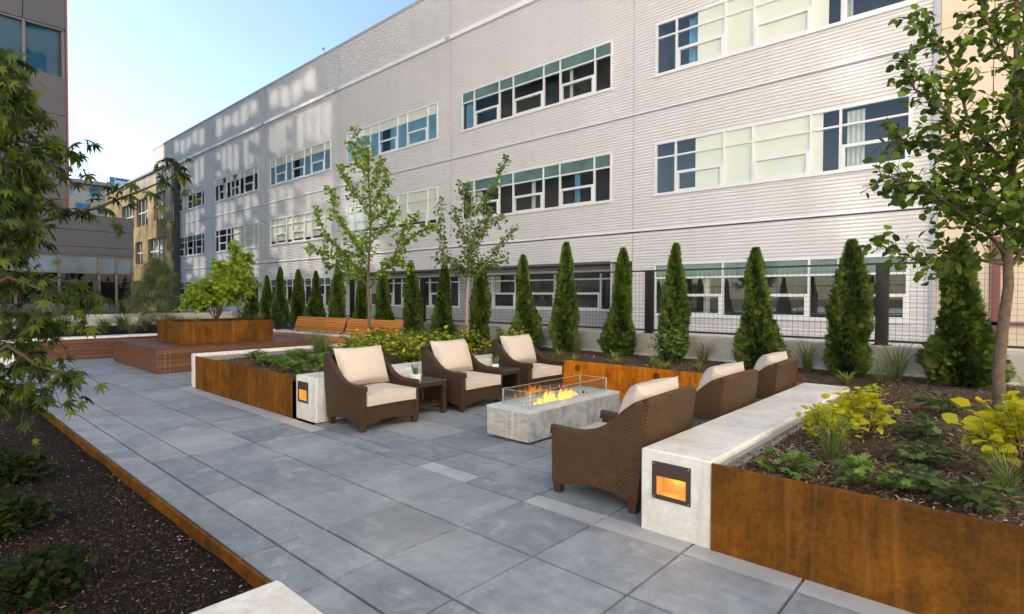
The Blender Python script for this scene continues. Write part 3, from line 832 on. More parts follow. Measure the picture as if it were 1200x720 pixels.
def fence(name, label, posts, along, fixed, a0, a1):
    f = thing(name, label, 'fence', (a0, fixed, .83) if along == 'x' else (fixed, a0, .83))
    def P(a, o, z): return (a, fixed + o, z) if along == 'x' else (fixed + o, a, z)
    def bx(mb, a, b, o0, o1, z0, z1):
        if along == 'x': mb.box(a, b, fixed + o0, fixed + o1, z0, z1)
        else: mb.box(fixed + o0, fixed + o1, a, b, z0, z1)
    for p in posts:
        mb = MB(); bx(mb, p - .075, p + .075, -.035, -.023, .84, 1.965); bx(mb, p - .075, p + .075, .023, .035, .84, 1.965); bx(mb, p - .008, p + .008, -.023, .023, .84, 1.965)
        bx(mb, p - .11, p + .11, -.07, .07, .831, .842)
        build('post', mb, m_black, f, uv=False)
    ed = [a0] + [p for p in posts if a0 < p < a1] + [a1]
    for a, b in zip(ed, ed[1:]):
        mb = MB(); w = .0035
        n = int((b - a) / .076)
        for i in range(n + 1):
            x = a + (b - a) * i / max(1, n); bx(mb, x - w / 2, x + w / 2, .045, .045 + w, .90, 1.94)
        for k in range(15):
            z = .90 + k * .0745; bx(mb, a, b, .0486, .052, z - w / 2, z + w / 2)
        bx(mb, a, b, .036, .060, 1.94, 1.968); bx(mb, a, b, .036, .060, .872, .90)
        build('mesh_panel', mb, m_black, f, uv=False)
    return f
posts = [-1.36, -4.89, -8.0, -11.3, -14.6, -17.9, -21.2] + [1.94, 5.24]
fence('mesh_fence', 'black wire mesh fence on flat posts running behind the arborvitae row', sorted(posts), 'x', YC + .12, -22.9, 6.2)
fence('mesh_fence', 'black wire mesh fence crossing before the low slate wing', [-2, 1.3, 4.6, 8.0], 'y', -23.1, -3, 8.9)

# ------------------------------------------------------------------ concrete benches with step lights
def bench(name, label, x0, x1, y0, y1, top, hole=None, mat=None, both=False, z0=.0):
    b = thing(name, label, 'bench', ((x0 + x1) / 2, y0, z0))
    r = .022
    def ring(ins):
        a, c, t = x0 + ins, x1 - ins, top - ins; rr = max(.004, r - ins)
        p = [(a, z0), (c, z0), (c, t - rr)]
        for k in range(1, 4): p.append((c - rr + rr * math.cos(k * PI / 6), t - rr + rr * math.sin(k * PI / 6)))
        for k in range(3, 6): p.append((a + rr + rr * math.cos(k * PI / 6), t - rr + rr * math.sin(k * PI / 6)))
        p += [(a, t - rr)]
        return p
    ra, rb = ring(.010), ring(0)
    bm = bmesh.new()
    L = []
    for prof, y in ((ra, y0), (rb, y0 + .010), (rb, y1 - .010), (ra, y1)):
        L.append([bm.verts.new((p[0], y, p[1])) for p in prof])
    n = len(ra)
    for A_, B_ in zip(L, L[1:]):
        for i in range(n): bm.faces.new((A_[i], A_[(i + 1) % n], B_[(i + 1) % n], B_[i]))
    bm.faces.new(L[3])
    if hole:
        hx0, hx1, hz0, hz1, dp = hole
        q = [(hx0, hz0), (hx1, hz0), (hx1, hz1), (hx0, hz1)]
        f0 = [bm.verts.new((a, y0, c)) for a, c in q]; f1 = [bm.verts.new((a, y0 + dp, c)) for a, c in q]
        for i in range(4): bm.faces.new((f0[i], f0[(i + 1) % 4], f1[(i + 1) % 4], f1[i]))
        bm.faces.new(f1)
        ed = [bm.edges.get((L[0][i], L[0][(i + 1) % n])) for i in range(n)] + [bm.edges.get((f0[i], f0[(i + 1) % 4])) for i in range(4)]
        bmesh.ops.triangle_fill(bm, edges=ed, use_beauty=True)
    else: bm.faces.new(list(reversed(L[0])))
    bmesh.ops.recalc_face_normals(bm, faces=bm.faces)
    m2 = MB(); bm.verts.index_update()
    m2.v = [tuple(v.co) for v in bm.verts]
    for f in bm.faces: m2.f.append([v.index for v in f.verts]); m2.t.append(.5); m2.sm.append(False)
    bm.free()
    build('body', m2, mat or m_concw, b, normals=False)
    return b
m_plate = simple('bronze_plate', (.045, .03, .022), .38, .1, 6, .5)
m_reflector = simple('lamp_recess_lining', (.40, .235, .09), .6, .05, 5)
m_lamp = emit('warm_lamp_strip', (1.0, .50, .08), 16)
m_screw = simple('steel_screw', (.55, .55, .55), .3, .1, 5, .5, 1.0)
def step_light(label, cx, cz, y, w=.255, h=.235):
    """bronze face plate with a lit recess in its lower part, set on the end of a bench that faces -y"""
    t = thing('step_light', label, 'light', (cx, y, cz), 'step lights in the bench ends')
    mb = MB(); x0, x1, z0, z1 = cx - w / 2, cx + w / 2, cz - h / 2, cz + h / 2
    ox0, ox1, oz0, oz1 = x0 + .030, x1 - .030, z0 + .028, z0 + .028 + h * .50
    mb.box(x0, x1, y - .007, y - .001, oz1, z1); mb.box(x0, x1, y - .007, y - .001, z0, oz0)
    mb.box(x0, ox0, y - .007, y - .001, oz0, oz1); mb.box(ox1, x1, y - .007, y - .001, oz0, oz1)
    build('face_plate', mb, m_plate, t)
    mb = MB(); d = y + .085
    mb.quad((ox0, d, oz0), (ox1, d, oz0), (ox1, d, oz1 + .012), (ox0, d, oz1 + .012))
    mb.quad((ox0, y - .0008, oz0), (ox1, y - .0008, oz0), (ox1, d, oz0), (ox0, d, oz0)); mb.quad((ox0, y, oz1 + .012), (ox1, y, oz1 + .012), (ox1, d, oz1 + .012), (ox0, d, oz1 + .012))
    mb.quad((ox0, y, oz0), (ox0, d, oz0), (ox0, d, oz1 + .012), (ox0, y, oz1 + .012)); mb.quad((ox1, y, oz0), (ox1, d, oz0), (ox1, d, oz1 + .012), (ox1, y, oz1 + .012))
    build('recess', mb, m_reflector, t, normals=False)
    mb = MB(); mb.box(cx - .03, cx + .045, y + .03, y + .06, oz1 + .003, oz1 + .010); build('lamp', mb, m_lamp, t)
    for sx in (x0 + .012, x1 - .012):
        for sz in (z0 + .012, z1 - .012):
            mb = MB(); mb.tube([(sx, y - .0072, sz), (sx, y - .0098, sz)], .0055, 8, smooth=False); build('screw', mb, m_screw, t)
    return t
HOLE = lambda cx, cz: (cx - .105, cx + .105, cz - .10, cz + .06, .10)
bench('concrete_bench', 'pale concrete bench with a lit step light beside the near wicker chair and right planter', -1.775, -1.312, 3.215, 6.92, .52, HOLE(-1.565, .335))
step_light('glowing step light in the end of the right concrete bench', -1.565, .335, 3.215)
bench('concrete_bench', 'concrete bench with a lit step light behind the left row of wicker chairs', -6.52, -6.03, 3.29, 6.95, .525, HOLE(-6.34, .33))
step_light('glowing step light in the bench end beside the left corten planter', -6.34, .33, 3.29, .25, .25)
bench('concrete_bench', 'white concrete bench corner at the bottom edge of the photo', -1.985, -1.50, -2.6, .93, .46, None, None, False, -.14)
bench('concrete_bench', 'low concrete bench end with a small lit light at the far left behind the maple', -16.3, -15.85, 1.3, 1.95, .50, HOLE(-16.08, .27))
step_light('small glowing step light at far left half hidden by maple leaves', -16.08, .27, 1.3, .25, .24)
m_alu = simple('grey_flashing', (.30, .30, .30), .4, .2, 5, .5, .6)
for x, y0, y1, lb in ((-1.305, 3.24, 6.8, 'grey metal liner strip along the planter side of the right concrete bench'),):
    mb = MB(); mb.box(x, x + .035, y0, y1, .30, .485); mb.box(x + .036, x + .07, y0, y1, .30, .462); tag(build('planter_liner', mb, m_alu), lb, 'liner')
# end wall of the left planter
bench('planter_end_wall', 'thin pale concrete wall closing the far end of the left corten planter', -9.93, -9.765, 3.235, 8.04, .545)
for x in (-9.755,):
    mb = MB(); mb.box(x, x + .04, 3.27, 6.9, .30, .50); tag(build('planter_liner', mb, m_alu), 'grey metal liner strip inside the end wall of the left planter', 'liner')

# ------------------------------------------------------------------ corten walls
mb = MB(); mb.box(-1.310, 1.9, 3.206, 3.218, -.02, .513); tag(build('corten_planter_wall', mb, m_cor, None, .002), 'rusty brown weathering steel planter wall at the lower right', 'planter wall')
mb = MB(); mb.box(-9.76, -6.524, 3.238, 3.25, -.02, .515); tag(build('corten_planter_wall', mb, m_cor3, None, .002), 'rusty weathering steel planter wall left of the first wicker chair', 'planter wall')
cb = thing('corten_planter_wall', 'bright orange weathering steel wall behind the fire table', 'planter wall', (-3.9, 6.97, 0))
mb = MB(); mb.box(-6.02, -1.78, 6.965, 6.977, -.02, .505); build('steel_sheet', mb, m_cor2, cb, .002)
mb = MB()
for x in (-4.93, -3.62):
    mb.tube([(x, 6.9645, .40), (x, 6.962, .40)], .052, 20, smooth=False)
build('patch_plate', mb, m_cor, cb)
mb = MB(); mb.box(-15.8, -1.9, 1.270, 1.288, -.32, .012); tag(build('corten_edging', mb, m_cor3, None, .002), 'rusty steel edging strip between the dark mulch bed and the paving', 'edging')

# ------------------------------------------------------------------ wood deck with planter box
dk = thing('wood_deck', 'low dark red hardwood deck platform with vertical bolt rows', 'deck', (-13.5, 5, 0))
dx0, dx1, dy0, dy1, dz = -15.0, -11.98, 3.31, 6.75, .475
mb = MB(); n = 26
for i in range(n):
    a = dy0 + (dy1 - dy0) * i / n; mb.box(dx0 + .005, dx1 - .005, a + .002, a + (dy1 - dy0) / n - .004, dz - .028, dz, R_.random())
build('deck_boards', mb, m_ipe_x, dk, .002)
mb = MB(); mb.box(dx0 + .03, dx1 - .03, dy0 + .03, dy1 - .03, .0, dz - .03); build('frame', mb, m_black, dk)
mb = MB()
for k in range(5):
    z0 = .012 + k * .0875; mb.box(dx1 - .026, dx1, dy0 + .027, dy1, z0, z0 + .083, R_.random()); 
build('side_boards', mb, m_ipe, dk, .002)
mb = MB()
for k in range(5):
    z0 = .012 + k * .0875; mb.box(dx0, dx1, dy0, dy0 + .026, z0, z0 + .083, R_.random())
build('front_boards', mb, m_ipe_x, dk, .002)
mb = MB()
for k in range(5):
    for z in (.033, .075):
        mb.tube([(dx1 + .0005, dy0 + .22, .012 + k * .0875 + z - .01), (dx1 + .003, dy0 + .22, .012 + k * .0875 + z - .01)], .008, 8, smooth=False)
        mb.tube([(dx1 + .0005, dy0 + .14, .012 + k * .0875 + z - .01), (dx1 + .003, dy0 + .14, .012 + k * .0875 + z - .01)], .008, 8, smooth=False)
build('bolt', mb, m_screw, dk)
pb = thing('corten_planter_box', 'square rusty weathering steel planter box standing on the wood deck', 'planter', (-13.45, 4.9, dz))
px0, px1, py0, py1, pz = -14.22, -12.69, 3.95, 5.86, .935
mb = MB(); s = .012
mb.box(px0, px1, py0, py0 + s, dz + .002, pz); mb.box(px0, px1, py1 - s, py1, dz + .002, pz); mb.box(px0, px0 + s, py0 + s, py1 - s, dz + .002, pz); mb.box(px1 - s, px1, py0 + s, py1 - s, dz + .002, pz)
build('shell', mb, m_cor, pb, .002)
mb = MB(); mb.box(px0 + s, px1 - s, py0 + s, py1 - s, dz + .01, pz - .05); build('soil', mb, m_soil, pb)

# wood faced seat wall at the left, and the wooden seat wall with two backrests at the rear
lw = thing('wood_seat_wall', 'dark red hardwood clad seat wall with a pale cap at the far left', 'seat wall', (-16.2, 4.8, 0))
mb = MB()
for k in range(5):
    for a, b in ((1.97, 4.05), (4.06, 6.1), (6.11, 7.5)): mb.box(-16.075, -16.05, a, b - .005, .015 + k * .089, .015 + k * .089 + .084, R_.random())
build('side_boards', mb, m_ipe, lw, .002)
mb = MB(); mb.box(-16.42, -16.08, 1.97, 7.5, 0, .462); build('core', mb, m_black, lw)
mb = MB(); mb.box(-16.46, -16.03, 1.96, 7.48, .465, .51); build('cap', mb, m_concw, lw, .006)
mb = MB()
for y in (3.75, 4.35):
    for k in range(5): mb.tube([(-16.0495, y, .05 + k * .089), (-16.047, y, .05 + k * .089)], .008, 8, smooth=False)
build('bolt', mb, m_screw, lw)

rb = thing('backrest_bench', 'long rear seat wall with a hardwood face and two slatted orange wood backrests', 'bench', (-16.0, 7.30, 0))
L_ = 6.6; ang = math.radians(5.5)
mb = MB(); mb.box(-16.0, -16.0 + L_, 7.33, 7.72, 0, .455); build('core', mb, m_cor3, rb)
mb = MB(); mb.box(-16.0, -16.0 + L_, 7.30, 7.80, .458, .50); build('seat', mb, m_concw, rb, .006)
mb = MB()
for k in range(4): mb.box(-15.99, -16.01 + L_, 7.302, 7.328, .02 + k * .108, .02 + k * .108 + .102, R_.random())
build('front_boards', mb, m_orange_wood, rb, .002)
for a, b in ((-15.15, -12.98), (-12.88, -10.85)):
    mb = MB()
    for k in range(6):
        z = .53 + k * .064; y = 7.58 + k * .022
        mb.box(a, b, y, y + .03, z, z + .056, R_.random())
    br = build('backrest', mb, m_orange_wood, rb, .003)
    for x in (a + .12, (a + b) / 2, b - .12):
        mb = MB(); mb.prism([(7.60, .50), (7.66, .50), (7.76, .90), (7.735, .90)], x - .02, x + .02, 'x'); build('bracket', mb, m_black, br)
rb.rotation_euler = (0, 0, ang); rb.location = (-15.75, 7.12, 0)

# ------------------------------------------------------------------ wicker armchairs
def make_chair(wm, label):
    c = thing('wicker_armchair', label, 'armchair', (0, 0, 0), 'wicker armchairs round the fire table')
    top = [(.385, .472), (.30, .467), (.20, .464), (.10, .472), (.0, .496), (-.09, .540), (-.17, .603), (-.25, .675), (-.32, .728), (-.385, .756)]
    bot = [(-.335, .085), (-.335, .085), (-.27, .085), (-.16, .135), (0, .158), (.16, .135), (.28, .085), (.385, .085)]
    prof = [(-.405, .752)] + [(-.345, .07), (-.27, .072), (-.16, .105), (0, .12), (.16, .105), (.28, .072), (.375, .07)] + top
    for s in (-1, 1):
        mb = MB(); a, b = (.332, .395) if s > 0 else (-.395, -.332)
        mb.prism(prof, a, b, 'y'); build('arm', mb, wm, c, .012, 2)
        mb = MB(); y = s * .355
        pts = [(.388, y, .44)] + [(x, y, z + .004) for x, z in top]
        mb.tube(pts, [.028] + [.038] * (len(pts) - 1), 8); build('arm_rail', mb, wm, c)
    # back: gently bowed, top edge a little higher in the middle
    mb = MB(); n = 10; front = []; rear = []
    for i in range(n + 1):
        y = -.392 + .784 * i / n; k = 1 - (y / .392) ** 2
        front.append((y, k)); 
    for i in range(n):
        (ya, ka), (yb, kb) = front[i], front[i + 1]
        def P(y, k, z, d): return (-.345 - .085 * (z - .1) / .7 - .035 * k + d, y, z)
        za, zb = .758 + .022 * ka, .758 + .022 * kb
        mb.add([P(ya, ka, .1, .07), P(yb, kb, .1, .07), P(yb, kb, zb, .07), P(ya, ka, za, .07)], [(0, 1, 2, 3)])
        mb.add([P(ya, ka, .1, 0), P(yb, kb, .1, 0), P(yb, kb, zb, 0), P(ya, ka, za, 0)], [(3, 2, 1, 0)])
        mb.add([P(ya, ka, za, .07), P(yb, kb, zb, .07), P(yb, kb, zb, 0), P(ya, ka, za, 0)], [(0, 1, 2, 3)])
        mb.add([P(ya, ka, .1, .07), P(yb, kb, .1, .07), P(yb, kb, .1, 0), P(ya, ka, .1, 0)], [(3, 2, 1, 0)])
    for y in (-.392, .392): mb.add([P(y, 0, .1, .07), P(y, 0, .1, 0), P(y, 0, .758, 0), P(y, 0, .758, .07)], [(0, 1, 2, 3)])
    build('back', mb, wm, c)
    mb = MB(); mb.tube([(-.43 - .035 * k + .035, y * .95, .764 + .022 * k) for y, k in front], .037, 8); build('back_rail', mb, wm, c)
    mb = MB(); mb.prism([(-.330, .08), (-.22, .08), (-.12, .10), (0, .11), (.12, .10), (.22, .08), (.330, .08), (.330, .275), (-.330, .275)], .325, .372, 'x'); build('apron', mb, wm, c, .006)
    mb = MB(); mb.box(-.34, .322, -.313, .313, .215, .262); build('seat_deck', mb, m_legd, c)
    for x in (-.30, .335):
        for s in (-1, 1):
            mb = MB(); y = s * .352; a = .036; b = .028
            v = [(x - b, y - b, 0), (x + b, y - b, 0), (x + b, y + b, 0), (x - b, y + b, 0), (x - a, y - a, .10), (x + a, y - a, .10), (x + a, y + a, .10), (x - a, y + a, .10)]
            mb.add(v, [(0, 3, 2, 1), (4, 5, 6, 7), (0, 1, 5, 4), (1, 2, 6, 5), (2, 3, 7, 6), (3, 0, 4, 7)]); build('leg', mb, m_legd, c, .004)
    def pillow(w, h, th, nx=14, ny=12, edge=.42, corner=.06, seed=0):
        """plump cushion in its own plane: x across, y along, z thick"""
        vs = []; fs = []; q = random.Random(seed); ph = q.uniform(0, 6)
        for side in (1, -1):
            for j in range(ny + 1):
                for i in range(nx + 1):
                    u = -1 + 2 * i / nx; v = -1 + 2 * j / ny
                    k = max(0, (1 - abs(u) ** 3.2) * (1 - abs(v) ** 3.2)) ** .5
                    pin = 1 - .055 * (abs(u) ** 4) * (1 - v * v) - 0 * v
                    px_ = u * w / 2 * (1 - .035 * (1 - abs(v) ** 2) * abs(u) ** 6); py_ = v * h / 2 * (1 - .05 * (1 - u * u) * abs(v) ** 6)
                    zz = side * (th / 2) * (edge + (1 - edge) * k) + .007 * math.sin(u * 4 + ph) * math.cos(v * 3 + ph) * k
                    vs.append((px_, py_, zz))
        m = (nx + 1) * (ny + 1)
        for j in range(ny):
            for i in range(nx):
                a = j * (nx + 1) + i; fs.append((a, a + 1, a + nx + 2, a + nx + 1)); fs.append((m + a, m + a + nx + 1, m + a + nx + 2, m + a + 1))
        rim = [i for i in range(nx)] + [nx + j * (nx + 1) for j in range(ny)] + [ny * (nx + 1) + nx - i for i in range(nx)] + [(ny - j) * (nx + 1) for j in range(ny)]
        for a, b in zip(rim, rim[1:] + rim[:1]): fs.append((a, m + a, m + b, b))
        return vs, fs, rim, m
    # seat cushion
    vs, fs, rim, m = pillow(.655, .70, .165, edge=.72)
    mb = MB(); T = Matrix.Translation((.058, 0, .347)) @ Matrix.Rotation(PI / 2, 4, 'Z')
    mb.add([T @ Vector(v) for v in vs], fs, .5, True); sc = build('seat_cushion', mb, m_cush, c, .008, 2)
    mb = MB()
    for off in (0, m):
        loop = [T @ Vector(vs[i + off]) for i in rim]; mb.tube(loop + loop[:1], .0055, 5, False)
    build('piping', mb, m_pipe, sc)
    # back cushion
    vs, fs, rim, m = pillow(.645, .465, .24, edge=.10, seed=3)
    T = Matrix.Translation((-.212, 0, .652)) @ Matrix.Rotation(math.radians(-23), 4, 'Y') @ Matrix(((0, 0, 1, 0), (1, 0, 0, 0), (0, 1, 0, 0), (0, 0, 0, 1)))
    mb = MB(); mb.add([T @ Vector(v) for v in vs], fs, .5, True); bc = build('back_cushion', mb, m_cush, c, .008, 2)
    mb = MB(); loop = [(T @ Vector(vs[i])).lerp(T @ Vector(vs[i + m]), .5) for i in rim]; mb.tube(loop + loop[:1], .0075, 5, False); build('piping', mb, m_pipe, bc)
    return c
LCH = [(-5.60, 3.765, 'dark wicker armchair facing right, nearest of the left row beside the bench light'),
       (-5.60, 5.215, 'dark wicker armchair facing right, between the two small tables with plant pots'),
       (-5.60, 6.60, 'dark wicker armchair facing right, farthest of the left row next to the orange steel wall')]
ca = make_chair(m_wick_d, '')
for i, (x, y, lb) in enumerate(LCH): place(ca if i == 0 else copy_tree(ca), (x, y, .002), (.0, .035, -.04)[i], lb)
RCH = [(-2.235, 3.745, 'brown wicker armchair seen from behind, nearest one beside the lit bench end'),
       (-2.235, 5.12, 'brown wicker armchair seen from behind, middle of the three along the right bench'),
       (-2.235, 6.50, 'brown wicker armchair seen from behind, farthest along the right concrete bench')]
cb_ = make_chair(m_wick, '')
for i, (x, y, lb) in enumerate(RCH): place(cb_ if i == 0 else copy_tree(cb_), (x, y, .002), PI + (.02, -.03, .01)[i], lb)

# ------------------------------------------------------------------ side tables with pots
m_tglass = simple('smoked_table_glass', (.085, .105, .085), .04, .1, 4, 1.0)
def make_table(label):
    t = thing('side_table', label, 'side table', (0, 0, 0), 'small wicker side tables between the chairs')
    mb = MB(); mb.box(-.275, .275, -.255, -.205, .36, .415); mb.box(-.275, .275, .205, .255, .36, .415); mb.box(-.275, -.225, -.205, .205, .36, .415); mb.box(.225, .275, -.205, .205, .36, .415)
    build('top_frame', mb, m_wick_d, t, .006)
    mb = MB(); mb.box(-.278, .278, -.258, .258, .4165, .4245); build('glass_top', mb, m_tglass, t, .002)
    for x in (-1, 1):
        for y in (-1, 1):
            mb = MB(); mb.box(x * .245 - .03, x * .245 + .03, y * .225 - .03, y * .225 + .03, 0, .36); build('leg', mb, m_wick_d, t, .004)
    mb = MB(); mb.box(-.215, .215, -.195, .195, .10, .125); build('shelf', mb, m_wick_d, t, .004)
    return t
TAB = [(-5.66, 4.475, 'dark wicker side table with a potted plant, between the two nearer left chairs'), (-5.66, 5.915, 'dark wicker side table with a potted plant, between the two farther left chairs'),
       (-2.15, 4.43, 'dark wicker side table mostly hidden between the two nearer right chairs'), (-2.15, 5.80, 'dark wicker side table mostly hidden between the two farther right chairs')]
tb = make_table('')
for i, (x, y, lb) in enumerate(TAB): place(tb if i == 0 else copy_tree(tb), (x, y, .002), 0, lb)
m_pot = simple('white_glazed_pot', (.78, .78, .76), .3, .04, 8)
m_succ = leaf_mat('succulent_leaf', [(0, (.05, .11, .03)), (1, (.14, .24, .07))], .15)
def make_pot(label):
    p = thing('potted_succulent', label, 'potted plant', (0, 0, 0), 'potted succulents on the side tables')
    mb = MB(); v = []
    for r, z in ((.033, 0), (.040, .075), (.034, .0755), (.034, .06)): v += [(-r, -r, z), (r, -r, z), (r, r, z), (-r, r, z)]
    f = [(3, 2, 1, 0)]
    for k in range(3):
        for i in range(4): f.append((k * 4 + i, k * 4 + (i + 1) % 4, k * 4 + 4 + (i + 1) % 4, k * 4 + 4 + i))
    f.append((12, 13, 14, 15)); mb.add(v, f); build('pot', mb, m_pot, p, .003)
    mb = MB(); q = random.Random(2)
    for i in range(16):
        a = q.uniform(0, 6.28); l = q.uniform(.07, .13); sp = q.uniform(.1, .5)
        d = Vector((math.cos(a) * sp, math.sin(a) * sp, 1)).normalized(); b = Vector((math.cos(a) * .012, math.sin(a) * .012, .06))
        mb.tube([b, b + d * l * .5 + Vector((0, 0, .004)), b + d * l], [.007, .0065, .001], 5, tint=q.random())
    build('leaves', mb, m_succ, p, normals=False)
    return p
pt = make_pot('')
place(pt, (-5.52, 4.34, .427), .2, 'small white pot with a spiky green plant on the nearer side table', 1.25)
place(copy_tree(pt), (-5.54, 5.79, .427), .9, 'small white pot with a spiky green plant on the farther side table', 1.2)

# ------------------------------------------------------------------ fire table
t = NT('wet_look_concrete'); v = t.co(); a = t.noise(v, 3.2, 3, .5, 2.6); b = t.noise(v, 18, 5, .6)
t.principled(t.ramp(t.math('ADD', t.math('MULTIPLY', a, .8), t.math('MULTIPLY', b, .2)), [(.36, (.20, .21, .215)), (.52, (.30, .31, .315)), (.68, (.40, .41, .41))]), .35, b, .002, spec=.5)
m_fire_side = t.m
t = NT('board_marked_concrete'); v = t.co(scale=(1, 1, 9)); a = t.noise(v, 7, 5, .6); vs = t.ramp(t.noise(t.co(scale=(14, 1, .2)), 1.2, 2), [(.56, 0), (.62, 1)])
t.principled(t.mix(t.ramp(a, [(.35, (.30, .27, .225)), (.65, (.46, .43, .375))]), (.56, .55, .52), t.math('MULTIPLY', vs, .7)), .7, a, .002)
m_fire_end = t.m
ft = thing('fire_table', 'long low concrete fire table with a glass wind guard and burning gas flames', 'fire table', (-3.88, 5.05, 0))
fx0, fx1, fy0, fy1, fz0, fz1 = -4.165, -3.57, 4.22, 5.93, .028, .335
mb = MB(); mb.box(fx0 + .012, fx1 - .012, fy0 + .002, fy0 + .03, fz0, fz1 - .022); build('end_face', mb, m_fire_end, ft)
mb = MB(); mb.box(fx0, fx0 + .03, fy0 + .031, fy1, fz0, fz1 - .022); build('left_face', mb, m_fire_side, ft)
mb = MB()
for k in range(3): 
    a = fy0 + .004 + (fy1 - fy0 - .004) * k / 3; mb.box(fx1 - .012, fx1, a, a + (fy1 - fy0) / 3 - .005, fz0, fz1 - .022)
build('side_slab', mb, m_fire_side, ft, .002)
mb = MB(); mb.box(fx0 + .04, fx1 - .014, fy0 + .031, fy1 - .002, fz0 + .002, .20); build('core', mb, m_black, ft)
mb = MB(); mb.box(fx0 + .05, fx1 - .05, fy0 + .05, fy1 - .05, 0, fz0); build('plinth', mb, m_black, ft)
tx0, tx1, ty0, ty1 = -3.98, -3.755, 4.45, 5.72
mb = MB(); z0, z1 = fz1 - .021, fz1
mb.box(fx0, tx0, fy0, fy1, z0, z1); mb.box(tx1, fx1, fy0, fy1, z0, z1); mb.box(tx0, tx1, fy0, ty0, z0, z1); mb.box(tx0, tx1, ty1, fy1, z0, z1)
build('top_slab', mb, simple('pale_fire_top', (.50, .51, .50), .45, .14, 5), ft)
mb = MB(); z = fz1 - .055
mb.quad((tx0, ty0, z), (tx1, ty0, z), (tx1, ty1, z), (tx0, ty1, z)); mb.quad((tx0, ty0, z), (tx0, ty1, z), (tx0, ty1, z0), (tx0, ty0, z0)); mb.quad((tx1, ty0, z), (tx1, ty1, z), (tx1, ty1, z0), (tx1, ty0, z0))
mb.quad((tx0, ty0, z), (tx1, ty0, z), (tx1, ty0, z0), (tx0, ty0, z0)); mb.quad((tx0, ty1, z), (tx1, ty1, z), (tx1, ty1, z0), (tx0, ty1, z0))
build('burner_tray', mb, m_black, ft, normals=False)
P = []; S = []
for i in range(520): P.append((R_.uniform(tx0 + .01, tx1 - .01), R_.uniform(ty0 + .01, ty1 - .01), z + R_.uniform(0, .04))); S.append(R_.uniform(.012, .03))
oct_t = ([(1, 0, 0), (-1, 0, 0), (0, 1, 0), (0, -1, 0), (0, 0, .8), (0, 0, -.8)], [(0, 2, 4), (2, 1, 4), (1, 3, 4), (3, 0, 4), (2, 0, 5), (1, 2, 5), (3, 1, 5), (0, 3, 5)])
mm = leafmesh('fire_glass', P, unit(520), unit(520), S, *oct_t, simple('pale_fire_glass', (.66, .60, .50), .25, .2, 30, .6), ft); stuff(mm)
gx0, gx1, gy0, gy1, gz1 = -4.06, -3.675, 4.36, 5.80, .50
m_guard = glass_mat('clear_guard_glass', (.90, .93, .92), 1.0, 1.5, .05)
m_gedge = simple('glass_edge', (.55, .66, .63), .15, .1, 3, .8)
for a in ((gx0, gx1, gy0, gy0 + .008), (gx0, gx1, gy1 - .008, gy1), (gx0, gx0 + .008, gy0 + .010, gy1 - .010), (gx1 - .008, gx1, gy0 + .010, gy1 - .010)):
    mb = MB(); mb.box(a[0], a[1], a[2], a[3], fz1 + .001, gz1); g = build('glass_guard', mb, m_guard, ft)
    mb = MB(); mb.box(a[0], a[1], a[2], a[3], gz1 + .0005, gz1 + .002)
    for x in (a[0], a[1]):
        for y in (a[2], a[3]): mb.tube([(x, y, fz1 + .002), (x, y, gz1 + .002)], .0018, 4)
    build('polished_edge', mb, m_gedge, g)
# flames
t = NT('flame'); tc = t.n('TexCoord'); sp = t.n('SeparateXYZ'); t.link(tc.outputs['Generated'], sp.inputs[0])
colr = t.ramp(sp.outputs[2], [(0, (1.0, .42, .05)), (.3, (1.0, .46, .035)), (.6, (1.0, .24, .012)), (1, (1.0, .10, .004))])
e = t.n('Emission'); t.link(colr, e.inputs['Color']); e.inputs['Strength'].default_value = 1.7
tr = t.n('BsdfTransparent'); lw_ = t.n('LayerWeight'); lw_.inputs['Blend'].default_value = .35
nz = t.ramp(t.noise(t.co('Object', (1, 1, .5)), 30, 4), [(.34, 0), (.52, 1)])
fc = t.math('ADD', t.math('MULTIPLY', lw_.outputs['Facing'], .75), t.math('MULTIPLY', nz, .6)); fc = t.math('ADD', fc, t.math('MULTIPLY', sp.outputs[2], .3)); fc = t.math('MINIMUM', fc, 1.0)
mx = t.n('MixShader'); t.link(fc, mx.inputs[0]); t.link(e.outputs[0], mx.inputs[1]); t.link(tr.outputs[0], mx.inputs[2]); t.link(mx.outputs[0], t.out.inputs['Surface'])
m_flame = t.m
q = random.Random(21)
ys = [4.66, 4.76, 4.83, 4.88, 4.93, 4.99, 5.02, 5.06, 5.10, 5.13, 5.18, 5.21, 5.25, 5.30, 5.36, 4.97, 5.10, 5.22, 5.08, 5.44, 4.90, 5.27]
for i, y in enumerate(ys):
    h = q.uniform(.05, .17) * (1.15 if 4.9 < y < 5.3 else .8); w = q.uniform(.020, .042)
    base = Vector((-3.868 + q.uniform(-.05, .05), y, fz1 - .03)); pts = []; rr = []; p1 = q.uniform(0, 6); lean = q.uniform(-.45, .45)
    for k in range(9):
        s = k / 8
        pts.append(base + Vector((.022 * math.sin(p1 + s * 6) * s, .030 * math.sin(p1 * 1.7 + s * 7) * s + lean * h * s, h * s)))
        rr.append(max(.0012, w * (math.sin(PI * min(1, s * .72 + .22)) ** 1.2) * (1.05 - s)))
    mb = MB(); mb.tube(pts, rr, 9); build('flame', mb, m_flame, ft, normals=False, uv=False)
